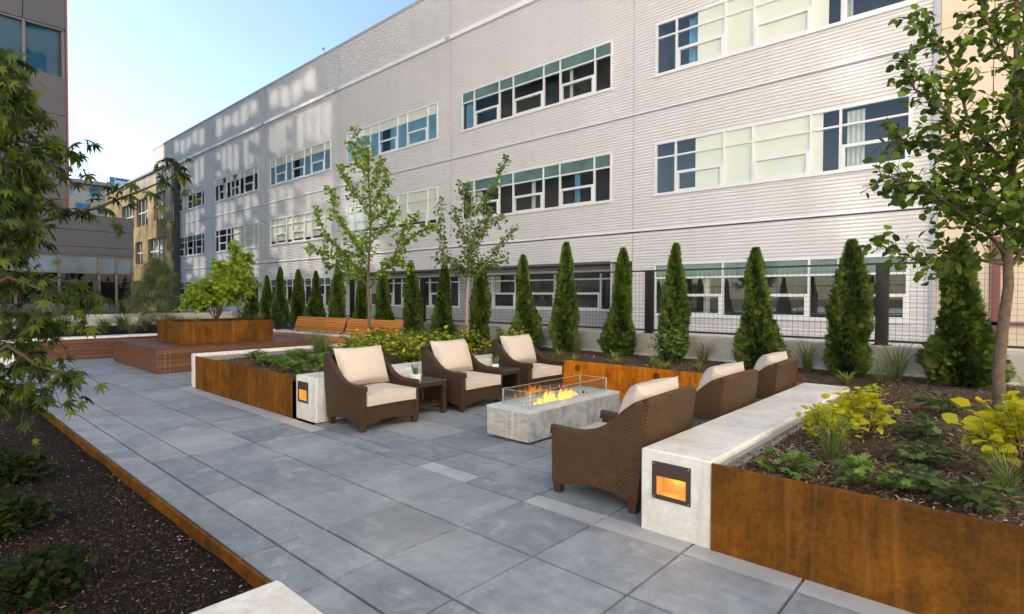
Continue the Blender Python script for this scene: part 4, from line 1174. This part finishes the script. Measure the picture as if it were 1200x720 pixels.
# ------------------------------------------------------------------ vegetation
ORD = ['first', 'second', 'third', 'fourth', 'fifth', 'sixth', 'seventh', 'eighth', 'ninth', 'tenth', 'eleventh', 'twelfth', 'thirteenth', 'fourteenth', 'fifteenth', 'sixteenth', 'seventeenth', 'eighteenth', 'nineteenth', 'twentieth']
m_arb = leaf_mat('arborvitae_foliage', [(0, (.018, .036, .008)), (.5, (.060, .110, .016)), (.9, (.16, .23, .034)), (1.0, (.16, .13, .05))], .22)
m_arbcore = simple('arborvitae_inner_twigs', (.022, .028, .012), .9, .4, 18, .1)
def make_arb(seed, n=4600):
    q = np.random.default_rng(seed)
    t = thing('arborvitae', '', 'arborvitae', (0, 0, 0), 'arborvitae row along the mesh fence')
    H, Rm = 1.95, (.215, .235, .20, .225)[seed % 4]
    z = q.random(n) ** 1.15
    prof = np.minimum(1, (z + .05) / .16) ** .5 * (1 - z) ** (.62, .72, .56, .66)[seed % 4] * (1 + .12 * np.sin(z * 7 + seed)) * 1.05 + .008
    th = q.random(n) * 2 * PI
    lump = 1 + .15 * np.sin(2 * th + 7 * z + seed) + .14 * np.sin(5 * th - 15 * z + 2 * seed) + .06 * np.sin(23 * z + th)
    r = Rm * prof * lump * (1.06 - .5 * q.random(n) ** 1.6)
    wob = .025 * np.sin(z * 5 + seed)
    P = np.stack([r * np.cos(th) + wob, r * np.sin(th), z * H + .03], 1)
    out = np.stack([np.cos(th), np.sin(th), np.zeros(n)], 1)
    A = out * (.55 + .35 * q.random((n, 1))) + np.array([0, 0, 1.0]) * (.75 + .7 * q.random((n, 1))) + q.normal(size=(n, 3)) * .22
    tang = np.stack([-np.sin(th), np.cos(th), np.zeros(n)], 1)
    N = tang * q.choice([-1, 1], (n, 1)) + q.normal(size=(n, 3)) * .55
    S = (.062 + .05 * q.random(n)) * (1.05 - .35 * z)
    tint = np.clip(.45 + .22 * np.sin(3 * th + 9 * z + seed) + q.normal(size=n) * .27, 0, .93)
    tint[(np.sin(4 * th + 11 * z + 3 * seed) > .9) & (q.random(n) < .35)] = 1.0; tint[q.random(n) < .015] = 1.0
    mb = MB(); pts = []; rr = []
    for k in range(13):
        s = k / 12; pts.append((.025 * math.sin(s * 5 + seed), 0, .02 + s * H * .95)); rr.append(max(.008, Rm * .55 * min(1, (s + .05) / .16) ** .5 * (1 - s) ** .8))
    mb.tube(pts, rr, 10); build('inner_twigs', mb, m_arbcore, t, normals=False, uv=False)
    mb = MB(); mb.tube([(0, 0, -.05), (0, 0, .25)], .03, 7); build('trunk', mb, m_bark, t, normals=False, uv=False)
    leafmesh('foliage', P, A, N, S, *spray(), m_arb, t, tint=tint)
    return t
AX = [(-20.1, 2.30), (-18.85, 2.16), (-18.0, 2.42), (-16.7, 2.30), (-15.7, 2.24), (-14.35, 2.45), (-13.15, 2.26), (-12.18, 2.20), (-10.95, 2.35), (-9.82, 2.27), (-8.53, 2.24), (-7.32, 2.32), (-6.32, 2.50), (-5.17, 2.34), (-4.18, 2.36), (-2.81, 2.22), (-1.61, 2.24), (-.475, 2.17)]
protos = []
arbs = []
for i, (x, top) in enumerate(AX):
    k = (i * 5 + 1) % 6
    if i < 6: a = make_arb(i * 3 + 1); protos.append(a)
    else: a = copy_tree(protos[k])
    n = len(AX) - i
    lb = f'narrow dark green arborvitae, {ORD[n - 1]} from the right along the mesh fence'
    w = 1.0 if i < 15 else (1.12, 1.18, 1.28)[i - 15]
    place(a, (x, 8.52 + R_.uniform(-.05, .05), ZB - .02), R_.uniform(0, 6.28), lb)
    sz = (top - ZB) / 1.99
    a.scale = (w * R_.uniform(.94, 1.06), w * R_.uniform(.94, 1.06), sz)
    a.rotation_euler = (R_.uniform(-.035, .035), R_.uniform(-.04, .04), R_.uniform(0, 6.28))
    arbs.append(a)
# the tree by the lime shrub has a second leader
tw2 = MB()

m_kat = leaf_mat('young_tree_leaf', [(0, (.10, .19, .018)), (.5, (.17, .285, .026)), (1, (.32, .42, .05))], .55)
m_kat2 = leaf_mat('grey_green_leaf', [(0, (.08, .15, .025)), (.5, (.14, .23, .035)), (1, (.25, .34, .065))], .55)
m_kat3 = leaf_mat('deep_green_leaf', [(0, (.026, .062, .008)), (.5, (.068, .135, .014)), (1, (.19, .28, .030))], .5)
def W(loc, s, d, z): return Vector(loc) + SIDE * s + DEEP * d + Vector((0, 0, z - loc[2]))
def katsura(label, loc, limbs, trunk, leafmat, bark, size, seed, tw, name='young_tree', r0=.036):
    root = thing(name, label, 'tree', loc)
    T = Tree(seed)
    tr = T.limb([W(loc, *p) for p in trunk], r0, .010, 8)
    for pts, r in limbs:
        L = T.limb([W(loc, *p) for p in pts], r, .004, 6)
        ln = sum((b - a).length for a, b in zip(L, L[1:]))
        T.twigs(L, int(ln * tw), .24, size, .12, .0035, .3, size * .62, .15, .012)
        for _ in range(int(ln * tw * .45)):
            p, d = poly_at(L, T.r.uniform(.15, 1)); T.leaf(p + T.rnd(.02), d + T.rnd(1), size)
    return root, T, tr
# left young tree
loc = (-9.5, 6.3, .40)
tr_ = [(0, 0, .36), (.01, 0, .9), (-.01, 0, 1.62), (.0, .02, 2.2), (.04, 0, 3.0), (.0, .02, 3.8), (.02, 0, 4.3)]
LB = [([(0, 0, 1.62), (.28, -.05, 1.95), (.62, -.1, 2.35), (1.0, -.1, 2.72), (1.32, -.1, 2.85)], .020), ([(.55, -.1, 2.28), (.75, -.3, 2.75), (1.02, -.35, 3.02)], .010), ([(.3, 0, 2.0), (.5, .25, 2.1), (.78, .4, 2.12)], .008),
      ([(0, 0, 1.62), (-.22, .05, 1.98), (-.5, .1, 2.35), (-.85, .12, 2.62), (-1.08, .1, 3.22)], .018), ([(-.3, .05, 2.1), (-.75, -.05, 2.25), (-1.15, -.1, 2.42)], .010), ([(-.2, .05, 1.95), (-.55, .3, 2.0), (-.95, .35, 2.12)], .008),
      ([(0, 0, 2.2), (-.3, -.25, 2.65), (-.55, -.4, 3.1), (-.62, -.45, 3.5)], .012), ([(.02, 0, 2.5), (.3, .3, 2.9), (.5, .35, 3.2)], .011), ([(.04, 0, 3.0), (-.2, .1, 3.4), (-.5, .2, 3.8), (-.62, .2, 4.1)], .010),
      ([(.03, 0, 3.2), (.3, -.1, 3.55), (.42, -.1, 3.95)], .010), ([(.0, 0, 3.8), (-.2, 0, 4.1), (-.36, 0, 4.5)], .008), ([(.02, 0, 2.9), (.32, -.2, 3.1), (.55, -.3, 3.3)], .008), ([(.0, 0, 3.5), (.15, .1, 3.9), (.24, .1, 4.2)], .007), ([(0, 0, 2.0), (-.05, -.35, 2.3), (.05, -.55, 2.6)], .010), ([(0, 0, 4.0), (-.1, 0, 4.4), (-.3, 0, 4.78)], .006)]
root, T, tr = katsura('young tree with bright green leaves and forked trunk behind the left wicker chair', loc, LB, tr_, m_kat, m_bark, .074, 3, 44)
T.twigs(tr[6:], 50, .3, .068, .0, .0035, .3, .04, .15, .012)
T.finish(root, round_leaf(), m_kat, m_bark)
# second young tree
loc = (-8.33, 7.9, .42)
tr_ = [(-.02, 0, .36), (-.03, 0, 1.0), (.0, 0, 1.75), (.04, 0, 2.4), (.05, 0, 3.1), (.1, 0, 3.8)]
LB = [([(0, 0, 1.75), (.3, 0, 2.1), (.62, 0, 2.5), (.98, 0, 2.85)], .013), ([(0, 0, 1.72), (-.25, .1, 2.05), (-.52, .1, 2.4), (-.58, .1, 2.9), (-.62, .1, 3.5)], .012), ([(.02, 0, 1.9), (.35, .2, 2.1), (.8, .3, 2.25)], .009),
      ([(.02, 0, 2.0), (-.35, -.2, 2.2), (-.62, -.3, 2.2)], .008), ([(.03, 0, 2.3), (.3, -.2, 2.8), (.5, -.3, 3.2)], .010), ([(.04, 0, 2.4), (-.2, .2, 2.9), (-.32, .2, 3.3)], .009), ([(.05, 0, 2.9), (.25, 0, 3.4), (.62, 0, 3.9), (.78, 0, 4.32)], .008),
      ([(.04, 0, 2.6), (.4, .1, 3.0), (.75, .1, 3.1)], .008), ([(.05, 0, 3.0), (-.1, 0, 3.5), (-.1, 0, 3.75)], .007), ([(0, 0, 1.85), (.05, -.4, 2.2), (.15, -.5, 2.5)], .008), ([(.02, 0, 2.1), (.0, .4, 2.5), (.2, .5, 2.9)], .008)]
root, T, tr = katsura('slender pale trunked young tree with grey green leaves before the arborvitae row', loc, LB, tr_, m_kat2, m_bark_pale, .064, 8, 44)
T.twigs(tr[4:], 60, .3, .060, .0, .0035, .3, .04, .15, .012)
T.finish(root, round_leaf(), m_kat2, m_bark_pale)
# right foreground tree
loc = (-.07, 4.7, .42)
tr_ = [(.0, 0, .36), (.01, 0, .8), (.02, 0, 1.3), (.04, 0, 1.8), (.05, 0, 2.4), (.07, 0, 3.2), (.1, 0, 4.2)]
LB = [([(.04, 0, 1.75), (-.22, -.02, 1.98), (-.5, .0, 2.2), (-.78, .0, 2.26)], .013), ([(.03, 0, 1.7), (-.15, .1, 1.75), (-.4, .15, 1.73), (-.72, .15, 1.86)], .010), ([(.05, 0, 2.0), (-.2, 0, 2.3), (-.4, -.05, 2.65), (-.6, -.05, 2.78), (-.66, -.05, 2.98)], .013),
      ([(.05, 0, 2.3), (-.15, .1, 2.65), (-.3, .1, 3.1), (-.55, .1, 3.3)], .012), ([(.05, 0, 2.2), (-.1, -.25, 2.5), (-.2, -.4, 2.9)], .010), ([(.07, 0, 1.7), (.25, 0, 2.0), (.5, 0, 2.4), (.7, 0, 2.9)], .016), ([(.05, 0, 1.9), (.3, -.2, 2.1), (.6, -.3, 2.2)], .010),
      ([(.06, 0, 2.6), (.3, .1, 2.9), (.5, .1, 3.3)], .011), ([(.07, 0, 2.9), (-.15, 0, 3.3), (-.25, 0, 3.8)], .010), ([(.04, 0, 1.85), (.1, .35, 2.2), (0, .5, 2.6)], .010), ([(.05, 0, 2.1), (.2, -.35, 2.5), (.25, -.5, 2.9)], .010), ([(.07, 0, 3.0), (.2, .1, 3.5), (.3, .1, 4.0)], .010),
      ([(.05, 0, 1.8), (-.05, -.25, 1.95), (-.25, -.4, 2.05)], .008), ([(.05, 0, 2.4), (-.3, .25, 2.5), (-.5, .3, 2.6)], .008), ([(.05, 0, 2.1), (-.25, .3, 2.2), (-.45, .35, 2.3)], .008), ([(.1, 0, 1.75), (.35, .2, 1.8), (.6, .2, 1.9)], .008), ([(.05, 0, 1.95), (-.1, .2, 2.1), (-.2, .3, 2.2)], .007)]
root, T, tr = katsura('young tree with deep green heart shaped leaves at the right edge in the mulch bed', loc, LB, tr_, m_kat3, m_bark, .053, 15, 47, r0=.040)
T.twigs(tr[6:], 100, .36, .054, .0, .004, .2, .032, .2, .014)
T.finish(root, round_leaf(), m_kat3, m_bark)

# foreground maple at the left edge
def ray_at(px, py, depth):
    """point seen in the photo at that pixel, at that distance along the view axis"""
    a = (px - 600) / F_PX; b = (360 - py) / F_PX
    return Vector((0, 0, EYE)) + (fwd + a * rgt + b * upv) * depth
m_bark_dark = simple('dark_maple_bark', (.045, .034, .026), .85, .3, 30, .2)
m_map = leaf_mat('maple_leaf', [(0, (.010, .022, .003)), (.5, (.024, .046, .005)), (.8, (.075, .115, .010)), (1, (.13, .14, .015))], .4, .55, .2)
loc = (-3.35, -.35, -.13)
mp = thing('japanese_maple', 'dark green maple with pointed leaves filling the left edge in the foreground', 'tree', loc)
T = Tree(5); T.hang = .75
base = Vector(loc)
tk = T.limb([base, base + Vector((.02, .05, .5)), base + Vector((-.05, .08, 1.0)), base + Vector((.0, .15, 1.6)), base + Vector((-.02, .2, 2.2)), base + Vector((.02, .22, 2.7))], .05, .012, 8)
MBR = [  # (height fraction on the trunk, way points (px, py, depth), twigs)
 (.62, [(40, 262, 2.25), (88, 250, 2.2), (140, 233, 2.2), (185, 215, 2.2), (212, 203, 2.2)], 6),
 (.70, [(-20, 170, 2.3), (20, 165, 2.3), (60, 172, 2.3), (84, 178, 2.3)], 10), (.78, [(-30, 90, 2.3), (-5, 80, 2.3), (20, 108, 2.3), (32, 130, 2.3)], 16),
 (.80, [(-20, 60, 2.5), (5, 75, 2.5), (14, 100, 2.5)], 12), (.66, [(-20, 205, 2.4), (10, 200, 2.4), (38, 210, 2.4)], 14), (.55, [(-20, 265, 2.35), (5, 270, 2.3), (32, 275, 2.3)], 12),
 (.45, [(10, 325, 2.2), (50, 340, 2.2), (85, 345, 2.2), (98, 352, 2.2)], 9), (.40, [(0, 360, 2.3), (30, 368, 2.3), (55, 380, 2.25)], 12), (.32, [(0, 400, 2.3), (25, 410, 2.3), (48, 425, 2.3)], 11),
 (.35, [(10, 405, 2.15), (45, 430, 2.15), (70, 436, 2.12), (84, 440, 2.12)], 5), (.26, [(-10, 440, 2.3), (15, 455, 2.3), (40, 470, 2.3)], 10), (.6, [(-60, 230, 2.6), (-20, 225, 2.6), (20, 235, 2.6)], 14), (.5, [(-60, 330, 2.6), (-20, 330, 2.6), (20, 330, 2.6)], 14),
 (.73, [(-40, 130, 2.5), (0, 130, 2.5), (20, 140, 2.5)], 16), (.76, [(-60, 150, 2.2), (-15, 120, 2.15), (18, 118, 2.15)], 14), (.6, [(-50, 215, 2.1), (-5, 232, 2.1), (30, 240, 2.1)], 12), (.57, [(-30, 300, 2.55), (0, 300, 2.55), (25, 300, 2.5)], 9), (.7, [(-50, 180, 2.15), (0, 190, 2.1), (30, 195, 2.1)], 12)]
for hf, wp, nt in MBR:
    p0, _ = poly_at(tk, hf); pts = [p0] + [ray_at(*w) for w in wp]
    L = T.limb(pts, .010, .0022, 6)
    T.twigs(L, int(nt * 3), .13, .046, .3, .0018, .05, .038, .35, .02, .8, 1.0, False)
    for _ in range(nt):
        p, d = poly_at(L, T.r.uniform(.4, 1)); T.leaf(p, d + T.rnd(.7) + Vector((0, 0, -.4)), .058, .9)
    p, d = poly_at(L, 1)
    for _ in range(4): T.leaf(p, d + T.rnd(.6) + Vector((0, 0, -.4)), .066, .9)
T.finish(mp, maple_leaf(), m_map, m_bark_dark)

# bright maple in the corten planter box
m_map2 = leaf_mat('lime_maple_leaf', [(0, (.15, .25, .016)), (.5, (.27, .38, .025)), (1, (.42, .50, .05))], .5)
loc = (-13.45, 4.9, .89)
m2 = thing('lime_maple', 'bright lime green bushy maple growing in the corten planter box on the deck', 'tree', loc)
T = Tree(9); T.hang = .3
for s, d, z, r in [(.3, 0, 2.0, .02), (.55, .2, 2.35, .015), (.7, -.2, 2.1, .012), (.1, .1, 1.8, .014), (-.35, 0, 1.75, .016), (-.6, .1, 1.6, .012), (-.15, -.3, 1.7, .012), (.4, .35, 2.1, .012), (.45, -.4, 1.75, .012), (-.5, -.2, 1.35, .01), (.75, .1, 1.75, .01), (.5, 0, 2.6, .012), (.2, -.2, 2.2, .01), (.0, .3, 1.9, .01), (-.25, .3, 1.6, .01), (.7, .1, 2.4, .01)]:
    p = Vector(loc); e = W(loc, s, d, z)
    L = T.limb([p, p.lerp(e, .35) + Vector((0, 0, .12)), p.lerp(e, .7) + Vector((0, 0, .1)), e], r, .004, 6)
    T.twigs(L, 58, .30, .085, .3, .003, .2, .035, .25, .015, .9, 1.0, False)
T.finish(m2, maple_leaf(), m_map2, m_bark)

# feathery conifer left of it
m_larch = leaf_mat('larch_foliage', [(0, (.03, .06, .012)), (.6, (.07, .12, .022)), (1, (.13, .19, .035))], .35)
loc = (-17.6, 4.75, .44)
lt = thing('feathery_conifer', 'feathery dark green conifer with a leaning pale stem behind the wood seat wall', 'tree', loc)
T = Tree(12)
st = T.limb([W(loc, -.55, 0, .44), W(loc, -.2, 0, 1.0), W(loc, .1, 0, 1.5), W(loc, .22, 0, 2.0), W(loc, .2, 0, 2.45)], .035, .008, 7)
for i in range(34):
    t_ = .25 + .75 * i / 34; p, d = poly_at(st, t_)
    a = T.r.uniform(0, 6.28); l = (1.1 - t_ * .85) * T.r.uniform(.55, .95)
    e = p + SIDE * (math.cos(a) * l) + DEEP * (math.sin(a) * l) + Vector((0, 0, T.r.uniform(-.25, .15)))
    L = T.limb([p, p.lerp(e, .5) + Vector((0, 0, .1)), e], .008, .002, 5)
    T.twigs(L, 40, .28, .15, .12, .002, .1, .045, .35, .01, .9, .8, False)
T.finish(lt, needle_twig(), m_larch, m_bark_pale)

# shrubs ------------------------------------------------------------------
m_yel = leaf_mat('golden_leaf', [(0, (.26, .32, .010)), (.5, (.46, .46, .014)), (1, (.66, .58, .03))], .4)
m_yelg = leaf_mat('gold_green_leaf', [(0, (.07, .13, .016)), (.45, (.15, .22, .02)), (.7, (.36, .38, .02)), (1, (.62, .56, .035))], .4)
m_grn = leaf_mat('mid_green_leaf', [(0, (.028, .058, .014)), (.5, (.06, .105, .026)), (1, (.13, .19, .05))], .35)
m_lime = leaf_mat('light_green_leaf', [(0, (.07, .14, .02)), (.5, (.13, .23, .04)), (1, (.22, .33, .07))], .4)
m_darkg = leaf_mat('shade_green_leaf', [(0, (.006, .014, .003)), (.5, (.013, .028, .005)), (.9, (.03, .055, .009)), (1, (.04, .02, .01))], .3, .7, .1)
m_grass = leaf_mat('grass_blade', [(0, (.06, .10, .025)), (.6, (.13, .18, .05)), (1, (.33, .30, .15))], .35)
m_tuft = leaf_mat('yellow_tuft_blade', [(0, (.11, .16, .02)), (.6, (.26, .29, .04)), (1, (.50, .44, .20))], .35)
def make_shrub(name, cat, group, leafmat, h, w, nst, size, seed, tmpl, per=9, flat=1.0, lo=.25, bark=None):
    root = thing(name, '', cat, (0, 0, 0), group)
    T = Tree(seed)
    for i in range(nst):
        a = T.r.uniform(0, 6.28); rr = w * math.sqrt(T.r.random()); zz = h * (1 - .55 * (rr / w) ** 2) * T.r.uniform(.6, 1.05)
        b = Vector((math.cos(a) * rr * .2, math.sin(a) * rr * .2, 0)); e = Vector((math.cos(a) * rr, math.sin(a) * rr, zz))
        L = T.limb([b, b.lerp(e, .5) + Vector((0, 0, zz * .18)), e], .0032, .0012, 4)
        for j in range(per):
            p, d = poly_at(L, lo + (1 - lo) * (j + .5) / per); k = T.rnd(1); k.z *= .4
            T.leaf(p + k * .03, k + d * .3 + Vector((0, 0, -.1)), size, flat)
    T.finish(root, tmpl, leafmat, bark or m_bark_dark, 'stems', 'foliage')
    return root
def make_tuft(name, cat, group, mat, n, L, seed, spread=.6, curve=.45, wide=1.0, stem=False):
    q = np.random.default_rng(seed)
    root = thing(name, '', cat, (0, 0, 0), group)
    a = q.random(n) * 2 * PI; sp = spread * q.random(n) ** .8
    A = np.stack([np.cos(a) * sp, np.sin(a) * sp, np.ones(n)], 1)
    P = np.stack([np.cos(a) * .05 * q.random(n), np.sin(a) * .05 * q.random(n), np.zeros(n)], 1) * (L / .4)
    N = np.stack([-np.cos(a), -np.sin(a), .4 * np.ones(n)], 1) + q.normal(size=(n, 3)) * .25
    tv, tf = blade(curve); tv = [(x, y * wide, z) for x, y, z in tv]
    leafmesh('blades', P, A, N, L * (.5 + .6 * q.random(n)), tv, tf, mat, root, tint=q.random(n) ** 1.2)
    return root
def scatter(proto, spots, group=None):
    for i, sp in enumerate(spots):
        x, y, z, sc, lb = sp
        o = proto if i == 0 else copy_tree(proto)
        place(o, (x, y, z), R_.uniform(0, 6.28), lb, sc)
        if group: o['group'] = group
# golden big-leaved shrubs at the right
gs = make_shrub('golden_shrub', 'shrub', 'golden leaved shrubs in the right bed', m_yel, .56, .30, 30, .088, 3, ovate_leaf(.38), 10, 1.1, .35)
scatter(gs, [(-.82, 4.75, ZB, .8, 'golden yellow large leaved shrub beside the far end of the right concrete bench'), (.07, 4.3, ZB, 1.05, 'golden yellow shrub at the right edge next to the young tree trunk'), (-.98, 4.42, ZB, .6, 'small golden yellow shrub leaning over the side of the right concrete bench')])
# low lobed-leaf ground plants of the right bed
hg = 'low green leafy plants in the right mulch bed'
hp = make_shrub('heuchera', 'plant', hg, m_lime, .16, .16, 16, .062, 5, lobed_leaf(), 5, 1.4, .5)
scatter(hp, [(-.98, 3.52, ZB, 1.0, 'low light green plant by the corner of the corten wall and right bench'), (-.56, 3.55, ZB, 1.15, 'low light green plant at the middle of the corten wall top edge')])
hp2 = make_shrub('heuchera', 'plant', hg, m_grn, .17, .18, 18, .066, 6, lobed_leaf(), 5, 1.4, .5)
scatter(hp2, [(-.50, 5.05, ZB, 1.1, 'low mid green plant in the mulch between golden shrub and tree trunk'), (-.42, 4.25, ZB, 1.05, 'low mid green plant in the mulch in front of the tree trunk'), (-.13, 3.55, ZB, 1.0, 'low dark green plant at the right edge above the corten wall'), (-.45, 6.3, ZB, 1.2, 'low green plant far back in the right bed near the last arborvitae'), (-.33, 3.62, ZB, .9, 'low mid green plant next to the light green one above the corten wall')])
gr = make_tuft('grass_clump', 'grass', 'grass clumps in the right bed', m_grass, 150, .40, 2, .75, .5, .15)
scatter(gr, [(-.86, 4.02, ZB, 1.0, 'thin green grass clump beside the planter side of the right concrete bench'), (-.02, 3.92, ZB, .8, 'thin grass clump at the right edge under the golden shrub'), (-1.18, 7.9, ZB, 1.15, 'grass clump behind the far end of the right concrete bench'), (.15, 7.4, ZB, 1.1, 'grass clump at the right edge behind the tree trunk'), (-2.15, 8.55, ZB, 1.5, 'tall grass between the second and third arborvitae from the right'), (-1.1, 8.5, ZB, 1.6, 'tall grass between the first and second arborvitae from the right'), (-3.6, 8.45, ZB, 1.35, 'tall grass beside the lime shrub at the fence curb'), (-6.0, 8.45, ZB, 1.3, 'thin grass left of the fifth arborvitae from the right')])
# lime shrub at the foot of an arborvitae
ls = make_shrub('lime_shrub', 'shrub', 'light green shrubs among the arborvitae', m_lime, .60, .25, 46, .055, 8, ovate_leaf(.34), 9, .8, .15)
scatter(ls, [(-4.06, 8.18, ZB, 1.2, 'light green shrub covering the foot of the fourth arborvitae from the right'), (-7.95, 8.45, ZB, .8, 'light green shrub between arborvitae behind the farthest left chair'), (-12.7, 8.2, ZB, .7, 'light green shrub at the arborvitae row behind the orange backrests')])
bs = make_shrub('green_shrub', 'shrub', 'dark green shrubs between the arborvitae', m_grn, .55, .24, 22, .05, 9, ovate_leaf(.25), 9, .7, .1)
scatter(bs, [(-6.75, 8.35, ZB, .8, 'green shrub between the sixth and seventh arborvitae from the right'), (-9.2, 8.4, ZB, .95, 'green shrub between the eighth and ninth arborvitae from the right'), (-10.4, 8.4, ZB, .9, 'green shrub between the ninth and tenth arborvitae from the right'), (-14.9, 8.25, ZB, .8, 'green shrub left of the sixth arborvitae from the left'), (-17.3, 8.2, ZB, 1.0, 'green shrub behind the left end of the rear bench'), (-19.3, 8.2, ZB, 1.0, 'green shrub near the left end of the arborvitae row'), (-15.9, 8.3, ZB, .7, 'green shrub behind the left orange backrest')])
# yellow tufts in the rear bed in front of the curb
tf_ = make_tuft('yellow_grass_tuft', 'grass', 'yellow green tufts in the rear bed', m_tuft, 70, .20, 4, .95, .5, .8)
sp = []
names = ['farthest left', 'second from left', 'third from left', 'fourth from left', 'fifth from left', 'sixth from left', 'seventh from left', 'eighth from left', 'ninth from left', 'tenth from left', 'rightmost']
for i, (x, y) in enumerate([(-6.25, 7.3), (-5.65, 7.45), (-5.2, 7.25), (-4.9, 7.95), (-4.5, 7.4), (-4.05, 7.7), (-3.65, 7.25), (-3.3, 7.6), (-2.75, 7.25), (-2.3, 7.5), (-1.5, 7.7)]):
    sp.append((x, y, ZB, R_.uniform(.8, 1.15), f'yellow green tuft in the rear bed above the orange steel wall, {names[i]}'))
scatter(tf_, sp)
# the dense golden planting of the left planter
gp = [make_shrub('gold_green_shrub', 'shrub', 'golden green shrubs in the left planter', m_yelg, .44, .35, 62, .070, 20 + k, ovate_leaf(.36), 8, 1.1, .2) for k in range(2)]
spots = [(-9.15, 5.75), (-8.6, 6.35), (-8.0, 6.0), (-8.25, 5.3), (-7.45, 6.45), (-7.2, 5.75), (-6.85, 6.25), (-7.55, 5.1), (-6.85, 5.3), (-7.7, 7.3), (-8.7, 7.2), (-9.4, 6.5), (-6.8, 7.15), (-9.3, 7.3), (-6.9, 7.8)]
spots.sort(key=lambda p: math.atan2(p[0], p[1]))
for k in range(2):
    sub = [(x, y, ZB, R_.uniform(.85, 1.15), f'golden green shrub in the left planter, {ORD[i]} of the clump counted from the left') for i, (x, y) in enumerate(spots) if i % 2 == k]
    scatter(gp[k], sub)
g2 = make_shrub('green_ground_plant', 'plant', 'low green plants at the front of the left planter', m_lime, .20, .24, 26, .075, 31, lobed_leaf(), 6, 1.2, .3)
scatter(g2, [(x, y, ZB, s, f'low green plant near the front of the left planter, {ORD[i]} from the left') for i, (x, y, s) in enumerate([(-9.25, 4.0, .8), (-8.95, 4.55, .9), (-8.4, 4.3, 1.0), (-8.35, 3.75, .9), (-7.75, 4.35, 1.05), (-7.85, 3.85, .95), (-7.2, 4.4, 1.0), (-7.35, 3.7, .9), (-6.85, 3.95, 1.0), (-6.75, 4.55, 1.0)])])
g3 = make_tuft('grass_clump', 'grass', 'grass clumps in the left planter', m_grass, 340, .50, 7, .5, .3, .17)
scatter(g3, [(-9.1, 5.0, ZB, 1.0, 'upright thin grass clump at the left end of the left planter'), (-8.45, 4.8, ZB, .8, 'smaller upright grass clump in the left planter behind the corten wall')])
# left bed grasses
g4 = make_tuft('bed_grass', 'grass', 'soft grasses behind the wood seat wall', m_grass, 260, .55, 11, .6, .4, .28)
lsp = []
for i in range(16):
    y = .6 + i * .36; lsp.append((-17.3 - (i * 37 % 10) * .35, y, ZB, R_.uniform(.8, 1.2), f'soft grass clump behind the wood seat wall, {ORD[i]} from the left'))
scatter(g4, lsp)
# planter box underplanting
g5 = make_tuft('planter_grass', 'grass', 'grasses at the rim of the deck planter box', m_grass, 160, .32, 13, .9, .6, .25)
scatter(g5, [(px0 + .2, py0 + .2, .88, 1.0, 'grass at the near corner of the deck planter box'), (px1 - .2, py0 + .4, .88, .8, 'grass at the right front edge of the deck planter box'), (px1 - .2, py1 - .25, .88, 1.0, 'grass at the far right corner of the deck planter box')])
b5 = make_shrub('planter_fern', 'plant', None, m_grn, .36, .25, 20, .06, 41, ovate_leaf(.25), 8, .8, .15)
scatter(b5, [(px1 - .3, py1 - .6, .88, 1.0, 'dark green ferny plant under the lime maple in the planter box')])
# shaded shrubs in the lower left bed
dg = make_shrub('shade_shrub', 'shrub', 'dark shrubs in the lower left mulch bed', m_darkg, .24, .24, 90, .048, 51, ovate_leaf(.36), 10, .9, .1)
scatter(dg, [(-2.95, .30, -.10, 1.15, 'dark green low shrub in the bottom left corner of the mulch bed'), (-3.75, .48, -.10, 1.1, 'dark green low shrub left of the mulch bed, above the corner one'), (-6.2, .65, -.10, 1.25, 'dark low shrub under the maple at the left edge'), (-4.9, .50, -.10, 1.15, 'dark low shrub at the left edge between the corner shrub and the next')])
# fallen leaf litter and scraps on the paving
# ------------------------------------------------------------------ light
w = bpy.data.worlds.new('World'); scene.world = w; w.use_nodes = True
nt = w.node_tree; nt.nodes.clear()
wo = nt.nodes.new('ShaderNodeOutputWorld'); bg = nt.nodes.new('ShaderNodeBackground'); sky = nt.nodes.new('ShaderNodeTexSky')
sky.sky_type = 'NISHITA'; sky.sun_disc = False
el = math.asin(SUN.z); az = math.atan2(SUN.x, SUN.y)
sky.sun_elevation = el; sky.sun_rotation = az
sky.air_density = 1.0; sky.dust_density = .3; sky.ozone_density = 1.0
bg.inputs['Strength'].default_value = SKY
nt.links.new(sky.outputs[0], bg.inputs[0]); nt.links.new(bg.outputs[0], wo.inputs[0])
sd = bpy.data.lights.new('sun', 'SUN'); sd.energy = SUNS; sd.angle = math.radians(.22); sd.color = (1.0, .925, .83)
so = bpy.data.objects.new('sun', sd); COL.objects.link(so)
so.rotation_euler = (-SUN).to_track_quat('-Z', 'Y').to_euler()
so.location = SUN * 60
vs = scene.view_settings
scene.display_settings.display_device = 'sRGB'
vs.view_transform = 'Standard'; vs.look = 'None'; vs.gamma = 1; vs.use_curve_mapping = False; vs.exposure = EXPO
scene.cycles.use_denoising = True
scene.cycles.use_adaptive_sampling = False
scene.cycles.caustics_reflective = False; scene.cycles.caustics_refractive = False
scene.cycles.max_bounces = 8; scene.cycles.transparent_max_bounces = 16; scene.cycles.diffuse_bounces = 4
scene.cycles.sample_clamp_indirect = 6
